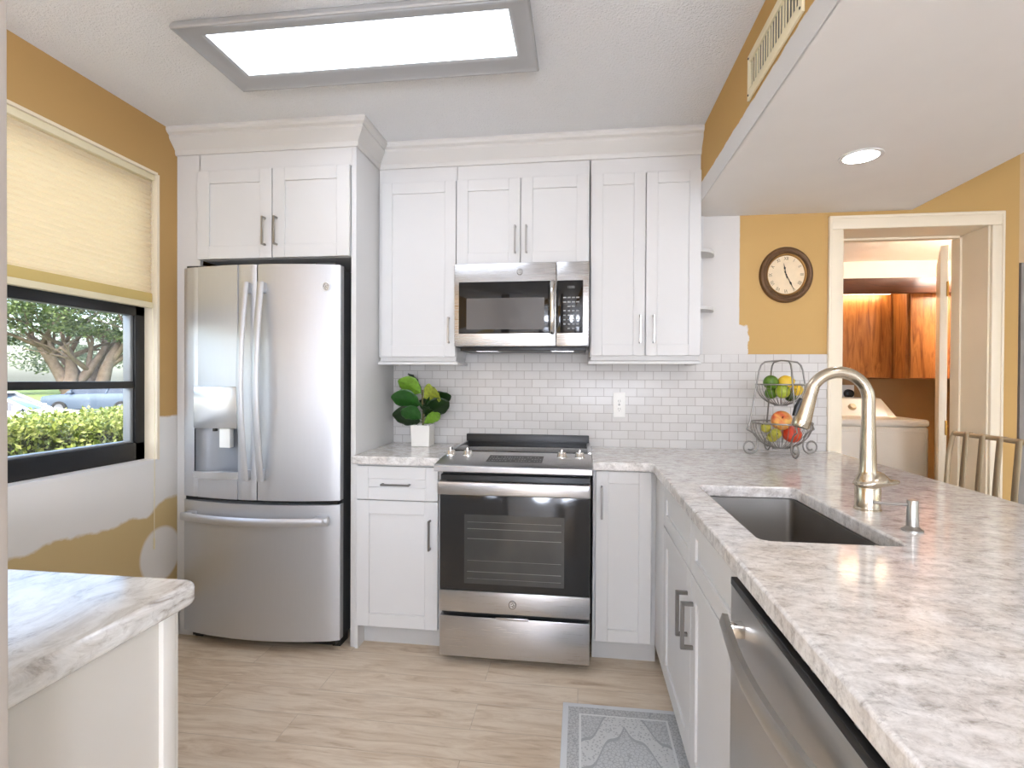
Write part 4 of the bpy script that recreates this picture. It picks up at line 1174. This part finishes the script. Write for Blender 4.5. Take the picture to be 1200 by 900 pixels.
fruit('lime', 'lime', (bx_-.058, by_-.035, zU+.010), .034, (1, 1), 'dark green lime high on the left of the upper tier', 'lime', tilt=(-50, 30))
fruit('lemon', 'lemon', (bx_+.010, by_-.028, zU+.010), .034, (1, 1), 'large yellow lemon at the top of the upper tier', 'lemon', tilt=(70, 50))
fruit('lemon', 'lemon', (bx_+.058, by_-.040, zU-.026), .026, (1, 1), 'smaller yellow lemon at the right of the upper tier', 'lemon', tilt=(80, -30))
fruit('lime', 'limepale', (bx_-.010, by_-.050, zU-.032), .033, (1, 1), 'pale yellow-green lime at the front of the upper tier', 'lime', tilt=(60, 20))
fruit('lime', 'lime', (bx_-.048, by_-.012, zU-.040), .029, (1, 1), 'small green lime low behind the pale lime, upper tier', 'lime', tilt=(40, -20))
fruit('avocado', 'avocado', (bx_+.036, by_-.016, zU-.054), .026, (1, 1.2), 'dark green avocado low on the right of the upper tier', 'avocado', tilt=(20, 60))
fruit('lime', 'lime', (bx_+.02, by_+.045, zU-.03), .032, (1, 1), 'green lime at the back of the upper tier', 'lime', tilt=(10, 40))
fruit('apple', 'apple_blush', (bx_-.012, by_-.045, zL+.012), .047, (1, 1), 'yellow apple with red blush at the top of the lower tier', 'apple', tilt=(62, -12), apple=True)
fruit('apple', 'apple_red', (bx_+.036, by_-.036, zL-.050), .046, (1, 1), 'red apple at the front of the lower tier', 'apple', tilt=(30, 25), apple=True)
fruit('apple', 'apple_red', (bx_+.066, by_+.036, zL-.020), .040, (1, 1), 'red apple at the right of the lower tier behind the faucet head', 'apple', tilt=(-20, 20), apple=True)
fruit('pear', 'pear', (bx_-.078, by_-.030, zL-.022), .024, (1, 1), 'small yellow-green pear leaning at the left of the lower tier', 'pear', tilt=(50, -40))
fruit('pear', 'pear', (bx_-.046, by_-.072, zL-.048), .025, (1, 1), 'small yellow-green pear with dark end facing front, lower tier', 'pear', tilt=(85, -10))
fruit('pear', 'pear', (bx_-.040, by_-.015, zL-.068), .024, (1, 1), 'small pear deep in the lower tier under the others', 'pear', tilt=(30, 60))

# ------------------------------------------------------------------ rug
m = MB(); m.box(-.057, .393, 1.120, 2.060, .0, .007, .002)
o = m.build('rug', 'rug', None, loc=(.168, 1.59, 0)); tag(o, 'pale grey medallion-pattern rug on the floor before the sink cabinet', 'rug')

# ------------------------------------------------------------------ doorway and laundry room
m = MB(); c = .013
# casing with a moulded profile, front side
def cas(x0, x1, z0, z1): m.box(x0, x1, YB-.016, YB+.002, z0, z1, .004)
cas(1.264, 1.327, 0, 2.045); cas(2.008, 2.058, 0, 2.045); cas(1.264, 2.058, 2.045, 2.106)
m.box(1.256, 1.270, YB-.022, YB+.001, 0, 2.108, .004); m.box(2.050, 2.062, YB-.022, YB+.001, 0, 2.108, .004); m.box(1.256, 2.062, YB-.022, YB+.001, 2.098, 2.112, .004)
# jambs and head
m.box(1.312, 1.327, YB, 3.14, 0, 2.045); m.box(2.000, 2.016, YB, 3.14, 0, 2.045); m.box(1.327, 2.0, YB, 3.14, 2.045, 2.06)
m.box(1.327, 1.338, 3.06, 3.10, 0, 2.045); m.box(1.990, 2.0, 3.06, 3.10, 0, 2.035); m.box(1.338, 1.99, 3.06, 3.10, 2.034, 2.045)
dr1 = struct(m, 'door_1', 'cream')
# open door slab, turned into the laundry
m = MB(); A = rad(60)
m.M = Matrix.Translation((1.992, 3.150, 0)) @ Matrix.Rotation(A, 4, 'Z')
m.box(.004, .64, .0, .034, .01, 2.02, .002); m.build('door_slab', 'cream', dr1)
m = MB()
for z in (.25, 1.02, 1.78): m.tube([(1.990, 3.150, z-.04), (1.990, 3.150, z+.04)], .006, 10)
m.build('hinge', 'brass', dr1)

LY = 4.38
struct(MB().box(1.0, 3.0, LY, LY+.12, 0, 2.5), 'wall_laundry_back', 'peach')
struct(MB().box(1.0, 3.0, LY-.012, LY-.002, 0, 1.30), 'wall_laundry_panel', 'tan')
struct(MB().box(1.0, 1.1, YW, LY, 0, 2.5), 'wall_laundry_left', 'peach')
struct(MB().box(2.80, 2.9, YW, LY, 0, 2.5), 'wall_laundry_right', 'peach')
struct(MB().box(1.0, 3.0, YW, LY+.12, 2.20, 2.3), 'ceiling_laundry', 'plate')
lcl = empty('laundry_ceiling_lamp', (2.58, 3.5, 2.2), 'white globe lamp on the laundry ceiling right of the doorway', 'ceiling lamp')
m = MB(); m.lathe([(0, 2.18), (.06, 2.18), (.065, 2.199), (0, 2.199)], (2.58, 3.5, 0), 28); m.build('canopy', 'trimwhite', lcl)
m = MB(); m.sphere((2.58, 3.5, 2.10), .095, (1, 1, 1), 28, 16); m.build('globe', 'l_ceil', lcl, label='glowing globe')

lc1 = empty('laundry_cabinet', (1.7, 4.15, 1.3), 'walnut wall cabinet left of the laundry corner, lit by the strip above', 'cabinet')
m = MB(); m.box(1.30, 2.184, 4.018, LY-.014, 1.297, 1.965); m.build('body', 'walnut', lc1)
for a, b in ((1.32, 1.742), (1.745, 2.165)):
    m = MB(); m.box(a, b, 4.0, 4.018, 1.300, 1.900, .002); m.build('door', 'walnut', lc1)
lc2 = empty('laundry_cabinet', (2.45, 4.1, 1.3), 'deeper walnut wall cabinet at the right, standing proud of its neighbour', 'cabinet')
m = MB(); m.box(2.186, 2.79, 3.862, LY-.014, 1.293, 1.965); m.build('body', 'walnut', lc2)
for a, b in ((2.206, 2.50), (2.503, 2.788)):
    m = MB(); m.box(a, b, 3.844, 3.862, 1.297, 1.88, .002); m.build('door', 'walnut', lc2)
vb = MB(); vb.box(1.12, 2.79, 3.80, 3.842, 1.862, 1.965, .002)
tag(vb.build('valance_board', 'walnut_h', None), 'dark walnut valance board running across the top of laundry cabinets', 'valance')
tl_ = empty('strip_light', (1.7, 3.93, 1.93), 'warm strip light glowing behind the laundry valance board', 'strip light')
m = MB(); m.box(1.35, 2.15, 3.915, 4.016, 1.902, 1.935, .003); m.build('housing', 'trimwhite', tl_)
m = MB(); m.tube([(1.37, 3.945, 1.890), (2.13, 3.945, 1.890)], .013, 12); m.build('tube', 'l_lamp', tl_, label='glowing tube')

ws = empty('washing_machine', (1.9, 3.85, 0), 'white top-loading washing machine in the laundry beyond the doorway', 'washing machine')
wx0, wx1, wyf, wyb = 1.58, 2.180, 3.60, 4.18
m = MB(); m.box(wx0, wx1, wyf, wyb, .02, .985, .018, 3); m.build('body', 'washer', ws)
m = MB(); m.box(wx0+.03, wx1-.025, wyf-.004, wyf+.004, .10, .952, .006, 2); m.build('front_panel', 'washer', ws)
m = MB(); m.box(wx0-.002, wx1+.002, wyf-.006, 4.02, .985, 1.032, .018, 3); m.build('lid', 'washer', ws)
m = MB(); m.prism([(3.93, 1.03), (4.02, 1.150), (4.09, 1.158), (4.16, 1.03)], 'x', wx0+.0, 2.115)
v = [(2.115, 3.93, 1.03), (2.115, 4.02, 1.150), (2.115, 4.09, 1.158), (2.115, 4.16, 1.03), (2.178, 3.95, 1.03), (2.178, 4.14, 1.03)]
m.raw(v, [(0, 4, 1), (1, 4, 5, 2), (2, 5, 3), (0, 3, 5, 4)]); cns = m.build('control_console', 'washer', ws)
for x in (1.72, 1.905, 2.0):
    zc = 1.09; yc = 3.93+(zc-1.03)*.75
    mb = MB(); mb.M = Matrix.Translation((x, yc, zc)) @ Matrix.Rotation(rad(-37), 4, 'X')
    mb.lathe([(0, 0), (.026, 0), (.024, .012), (.018, .02), (0, .02)], (0, 0, 0), 20, 1, 1, 'y')
    mb.build('dial', 'strap' if x > 1.9 else 'washer', cns)
for x in (wx0+.06, wx1-.06):
    for y in (wyf+.06, wyb-.06): MB().lathe([(0, 0), (.02, 0), (.02, .022), (0, .022)], (x, y, 0), 12).build('foot', 'black', ws)
lo = empty('wall_outlet', (2.04, LY-.012, 1.18), 'pale outlet with black plug on the laundry wall above the washer', 'outlet')
m = MB(); m.box(1.985, 2.105, LY-.018, LY-.012, 1.125, 1.245, .002); m.build('cover_plate', 'plate', lo)
m = MB(); m.lathe([(0, 0), (.034, 0), (.030, .030), (.02, .035), (0, .035)], (2.062, LY-.018, 1.178), 20, 1, 1, 'y'); m.build('plug', 'black', lo, label='black round plug')

# ------------------------------------------------------------------ dining chair
dc = empty('dining_chair', (1.52, 2.42, 0), 'bronze metal chair with flat strap back behind the peninsula', 'chair')
chx, cy0, cy1 = 1.70, 2.10, 2.635
m = MB(); m.tube([(chx, cy0, 1.036), (chx, (cy0+cy1)/2, 1.040), (chx, cy1, 1.036)], .0105, 12); m.build('top_rail', 'strap', dc)
for y in (cy0, cy1):
    m = MB(); s = 1 if y == cy1 else -1
    m.tube([(chx, y-s*.004, 1.044), (chx-.004, y+s*.008, 1.02), (chx-.014, y+s*.016, .93), (chx-.020, y+s*.018, .80), (chx-.022, y+s*.016, .60), (chx-.02, y+s*.012, .45), (chx+.02, y+s*.010, .20), (chx+.06, y+s*.010, 0)], .0105, 10); m.build('rear_post', 'strap', dc)
    m = MB(); m.tube([(chx-.40, y, .445), (chx-.405, y+s*.01, .2), (chx-.41, y+s*.01, 0)], .0105, 10); m.build('front_leg', 'strap', dc)
for i in range(5):
    y = cy1-.088-i*.094
    mb = MB(); v = []; f = []
    prof = [(.0115, 1.028), (.0115, 1.040), (.006, 1.0505), (-.006, 1.0505), (-.0125, 1.042), (-.0135, 1.02), (-.020, .93), (-.027, .82), (-.028, .70), (-.022, .56), (-.014, .455)]
    for k, (dx, z) in enumerate(prof):
        yy = y+ .014*max(0, (1.03-z))/.2*-0
        v += [(chx+dx, yy-.0155, z), (chx+dx, yy+.0155, z)]
    for k in range(len(prof)-1): f.append((2*k, 2*k+1, 2*k+3, 2*k+2))
    mb.raw(v, f); o = mb.build('back_strap', 'strap', dc, normals=False); md = o.modifiers.new('t', 'SOLIDIFY'); md.thickness = .003
m = MB(); m.box(chx-.42, chx-.012, cy0-.005, cy1+.005, .445, .465, .004); m.build('seat_frame', 'strap', dc)
m = MB(); m.box(chx-.41, chx-.04, cy0+.01, cy1-.01, .465, .505, .015, 3); m.build('seat_cushion', 'cream', dc)

# ------------------------------------------------------------------ outdoors
GZ = -.60
struct(MB().box(-180, XL-.35, -60, 170, GZ-.2, GZ), 'ground', 'asphalt')
m = MB()
rt = Vector((.64, .77, 0)); fwv = Vector((-.775, .632, 0))
def P2(D, r): # along the window view direction and to its right
    v = fwv*D+rt*r; return v
for a, b, c_, d_ in ((38, 150, -90, 110),):
    q = [P2(a, c_), P2(a, d_), P2(b, d_), P2(b, c_)]
    m.raw([(p.x, p.y, GZ+.06) for p in q]+[(p.x, p.y, GZ-.01) for p in q], [(0, 1, 2, 3), (7, 6, 5, 4), (0, 1, 5, 4), (1, 2, 6, 5), (2, 3, 7, 6), (3, 0, 4, 7)])
struct(m, 'ground_lawn', 'grass')

def leaf_cloud(name, mat, clumps, per, size, parent, seed=1, shell=.0, **kw):
    """many small two-triangle leaves scattered in ellipsoidal clumps (cx,cy,cz,rx,ry,rz)"""
    R = random.Random(seed); verts = []; faces = []
    for (cx0, cy0_, cz0, rx, ry, rz) in clumps:
        for i in range(per):
            while True:
                u = Vector((R.uniform(-1, 1), R.uniform(-1, 1), R.uniform(-1, 1)))
                if u.length <= 1 and u.length >= shell: break
            c0 = Vector((cx0+u.x*rx, cy0_+u.y*ry, cz0+u.z*rz))
            a = Vector((R.gauss(0, 1), R.gauss(0, 1), R.gauss(0, .6))).normalized(); b = a.cross(Vector((R.gauss(0, 1), R.gauss(0, 1), R.gauss(0, 1)))).normalized()
            s1 = size*R.uniform(.6, 1.3); k = len(verts)
            verts += [tuple(c0-a*s1), tuple(c0+b*s1*.45), tuple(c0+a*s1), tuple(c0-b*s1*.45)]; faces.append((k, k+1, k+2, k+3))
    return obj_raw(name, mat, verts, faces, parent)
def obj_raw(name, mat, verts, faces, parent):
    o0 = WLOC[parent.name]
    me = bpy.data.meshes.new(name); me.from_pydata([tuple(Vector(v)-o0) for v in verts], [], faces); me.materials.append(MAT[mat])
    ob = bpy.data.objects.new(name, me); COL.objects.link(ob); ob.parent = parent; WLOC[ob.name] = o0; return ob

hg = empty('hedge', (-3.9, 3.3, GZ), 'clipped yellow-green hedge right outside the kitchen window', 'hedge')
m = MB(); m.box(-4.35, -3.50, 1.2, 5.6, GZ, .90, .06); m.build('inner_growth', 'hedge_core', hg)
R = random.Random(3); verts = []; faces = []
for i in range(40000):
    face = R.random()
    if face < .58: p = Vector((-3.46+R.gauss(0, .045), R.uniform(1.3, 5.4), R.uniform(GZ+.5, .97)))
    else: p = Vector((R.uniform(-4.4, -3.42), R.uniform(1.3, 5.4), .925+R.gauss(0, .03)))
    p.z += .02*math.sin(p.y*9)+.015*math.sin(p.y*23)
    a = Vector((R.gauss(0, 1), R.gauss(0, 1), R.gauss(0, 1))).normalized(); b = a.cross(Vector((R.gauss(0, 1), R.gauss(0, 1), R.gauss(0, 1)))).normalized()
    s1 = R.uniform(.010, .026); k = len(verts)
    verts += [tuple(p-a*s1), tuple(p+b*s1*.55), tuple(p+a*s1), tuple(p-b*s1*.55)]; faces.append((k, k+1, k+2, k+3))
obj_raw('foliage', 'hedge', verts, faces, hg)

def car(name, label, pos, ang, paint, kind):
    c = empty(name, (pos[0], pos[1], GZ), label, 'car')
    T = Matrix.Translation((pos[0], pos[1], GZ)) @ Matrix.Rotation(ang, 4, 'Z')
    if kind == 'sedan':
        L0, L1, hw = -2.3, 2.3, .90
        st = [(-2.3, .38, .80, .72), (-2.2, .28, .98, .84), (-1.6, .24, 1.00, .90), (-.5, .22, .96, .90), (.7, .22, .95, .90), (1.2, .22, .93, .90), (1.9, .24, .84, .87), (2.2, .26, .74, .78), (2.32, .36, .62, .62)]
        gb = [(-1.75, .80), (1.05, .80)]; gt = [(-1.0, .62), (.15, .62)]; zb, zt = .95, 1.45
        wheels = [-1.38, 1.42]
    else:
        L0, L1, hw = -2.3, 2.3, .93
        st = [(-2.35, .45, 1.0, .80), (-2.25, .35, 1.12, .90), (-1.5, .30, 1.10, .93), (0, .28, 1.08, .93), (.95, .28, 1.05, .93), (1.7, .30, 1.00, .90), (2.2, .32, .92, .82), (2.35, .42, .76, .66)]
        gb = [(-2.2, .84), (1.15, .84)]; gt = [(-1.95, .70), (.35, .70)]; zb, zt = 1.06, 1.68
        wheels = [-1.36, 1.38]
    m = MB(); m.M = T; v = []; f = []
    for x, z0, z1, w in st:
        zm = z0+(z1-z0)*.55
        v += [(x, -w*.9, z0), (x, -w, zm), (x, -w*.93, z1-.03), (x, -w*.80, z1), (x, w*.80, z1), (x, w*.93, z1-.03), (x, w, zm), (x, w*.9, z0)]
    for i in range(len(st)-1):
        for j in range(8): f.append((i*8+j, i*8+(j+1) % 8, (i+1)*8+(j+1) % 8, (i+1)*8+j))
    f += [tuple(range(8)), tuple(range(len(v)-8, len(v)))]
    m.raw(v, f); bd = m.build('body', paint, c, smooth=35)
    m = MB(); m.M = T
    (b0, wb), (b1, _) = gb; (t0, wt), (t1, _) = gt
    q = [(b0, -wb, zb-.06), (b1, -wb, zb-.06), (b1, wb, zb-.06), (b0, wb, zb-.06), (t0, -wt, zt-.03), (t1, -wt, zt-.03), (t1, wt, zt-.03), (t0, wt, zt-.03)]
    m.raw(q, [(0, 3, 2, 1), (4, 5, 6, 7), (0, 1, 5, 4), (1, 2, 6, 5), (2, 3, 7, 6), (3, 0, 4, 7)]); m.build('windows', 'carglass', c)
    m = MB(); m.M = T
    m.prism([(t0-.06, zt-.045), (t1+.10, zt-.045), (t1-.02, zt), (t0+.08, zt)], 'y', -wt-.02, wt+.02)
    for s in (-1, 1):
        for (xa, xb) in ((b0, t0-.02), (b1, t1+.04)):
            m.tube([(xa, s*wb, zb-.03), (xb, s*(wt+.01), zt-.02)], .035, 6)
        xm = (b0+b1)/2-.1
        m.tube([(xm, s*(wb+.005), zb-.03), ((t0+t1)/2-.05, s*(wt+.012), zt-.02)], .035, 6)
    m.build('roof', paint, c)
    for x in wheels:
        for s in (-1, 1):
            m = MB(); m.M = T @ Matrix.Translation((x, s*(hw-.09), .34)) @ Matrix.Rotation(rad(90 if s < 0 else -90), 4, 'X')
            m.lathe([(0, -.12), (.30, -.12), (.335, -.09), (.335, .09), (.30, .125), (.21, .125), (.20, .09), (0, .09)], (0, 0, 0), 24); w = m.build('wheel', 'tyre', c)
            m = MB(); m.M = T @ Matrix.Translation((x, s*(hw-.09), .34)) @ Matrix.Rotation(rad(90 if s < 0 else -90), 4, 'X')
            m.lathe([(.20, .092), (.20, .115), (.18, .11), (.06, .10), (.05, .12), (0, .12)], (0, 0, 0), 24)
            for k in range(5):
                a = 2*math.pi*k/5; m.tube([(.04*math.cos(a), .04*math.sin(a), .118), (.19*math.cos(a), .19*math.sin(a), .116)], .018, 6)
            m.build('wheel_rim', 'rim', w)
    m = MB(); m.M = T
    for s in (-1, 1): m.box(st[0][0]-.01, st[0][0]+.12, s*.55-.16, s*.55+.16, .70, .82, .02)
    m.build('tail_lamp', 'redlens', c)
    m = MB(); m.M = T
    for s in (-1, 1): m.box(2.08, 2.27, s*.58-.15, s*.58+.15, .62, .72, .02)
    m.build('headlamp', 'rim', c)
    m = MB(); m.M = T
    for s in (-1, 1): m.box(b1-.35, b1-.17, s*(wb+.10)-.07, s*(wb+.10)+.07, zb+.0, zb+.13, .02)
    m.build('mirror', paint, c)
    return c
car('white_car', 'white sedan parked just beyond the hedge, nose to the right', (-16.6, 13.0), math.atan2(.53, .85), 'carwhite', 'sedan')
car('grey_car', 'grey-blue suv parked across the lot beyond the white sedan', (-24.9, 24.5), math.atan2(-.34, -.93), 'carblue', 'suv')

tr = empty('tree', (-54.0, 51.0, GZ), 'large spreading banyan-like tree with several trunks across the lot', 'tree')
tb = P2(0, 0)+Vector((-54.0, 51.0, 0)); R = random.Random(11)
m = MB()
def limb(p, d, L, r, depth):
    pts = [p]; rr = [r]; q = p.copy(); dd = d.copy()
    for i in range(4):
        dd = (dd+Vector((R.gauss(0, .12), R.gauss(0, .12), R.gauss(0, .06)))).normalized(); q = q+dd*(L/4); pts.append(q.copy()); rr.append(r*(1-.14*(i+1)))
    m.tube([tuple(x) for x in pts], rr, 8)
    if depth > 0:
        for k in range(3 if depth > 1 else 2):
            t = R.choice((2, 3, 4)); nd = (dd+Vector((R.gauss(0, .7), R.gauss(0, .7), R.uniform(-.2, .5)))).normalized()
            limb(pts[t], nd, L*R.uniform(.6, .85), rr[t]*.68, depth-1)
for k in range(7):
    off = rt*R.uniform(-1.5, 1.5)+fwv*R.uniform(-1, 1)
    lean = rt*((k-3)*.24)+fwv*R.gauss(0, .2)+Vector((0, 0, 1))
    limb(tb+off+Vector((0, 0, GZ)), lean.normalized(), R.uniform(5.0, 6.5), R.uniform(.5, .85), 3)
m.build('trunk', 'bark', tr, smooth=180)
cl_ = []
for k in range(150):
    r = rt*R.uniform(-14, 14)+fwv*R.uniform(-6, 6); h = 7.6+R.uniform(-1.8, 4.4)-abs(r.dot(rt))*.09
    cl_.append((tb.x+r.x, tb.y+r.y, h, 1.7, 1.7, .8))
leaf_cloud('crown', 'canopy', cl_, 170, .24, tr, 5)

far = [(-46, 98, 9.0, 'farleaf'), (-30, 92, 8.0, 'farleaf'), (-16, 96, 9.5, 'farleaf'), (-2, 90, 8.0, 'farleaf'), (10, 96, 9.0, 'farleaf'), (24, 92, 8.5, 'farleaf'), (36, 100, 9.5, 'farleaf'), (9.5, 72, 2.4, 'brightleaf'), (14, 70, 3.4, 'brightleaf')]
labs = ['pale far tree at the left edge of the window view', 'pale far tree second from left behind the banyan', 'pale far tree left of the big trunks', 'pale far tree directly behind the big trunks',
        'pale far tree just right of the big trunks', 'pale far tree second from the right', 'pale far tree at the right edge of the window view', 'small yellow-green bush right of the big trunks', 'larger yellow-green bush by the window edge']
base_dir = Vector((-.7275, .686, 0))
for (r, D_, h, mt), lb in zip(far, labs):
    p = base_dir*D_+Vector((.686, .7275, 0))*(r)
    t_ = empty('tree' if mt == 'farleaf' else 'bush', (p.x, p.y, GZ), lb, 'tree' if mt == 'farleaf' else 'bush')
    m = MB(); m.tube([(p.x, p.y, GZ), (p.x+.2, p.y, GZ+h*.35), (p.x, p.y+.2, GZ+h*.6)], [.35*h/9, .28*h/9, .12*h/9], 8); m.build('trunk', 'bark', t_, smooth=180)
    cs_ = [(p.x+R.uniform(-.55, .55)*h, p.y+R.uniform(-.55, .55)*h, GZ+h*R.uniform(.35, 1.0), h*.20, h*.20, h*.13) for _ in range(44)]
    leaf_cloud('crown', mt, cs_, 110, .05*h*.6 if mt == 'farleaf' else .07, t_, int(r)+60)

ab = empty('apartment_building', (-112, 96, GZ), 'cream two-storey apartment building far beyond the parking lot', 'building')
T = Matrix.Translation(base_dir*112+Vector((.686, .7275, 0))*(-19.5)+Vector((0, 0, GZ))) @ Matrix.Rotation(math.atan2(.7275, .686), 4, 'Z')
m = MB(); m.M = T; m.box(-14, 8, 0, 10, 0, 5.0); m.build('walls', 'stucco', ab)
m = MB(); m.M = T; m.box(-14.4, 8.4, -.4, 10.4, 5.0, 5.3); m.build('roof', 'rooftile', ab)
for i in range(6):
    for z in (.9, 3.2):
        m = MB(); m.M = T; x = -12.5+i*3.5; m.box(x, x+1.5, -.04, .05, z, z+1.3); m.build('window', 'winglass', ab)
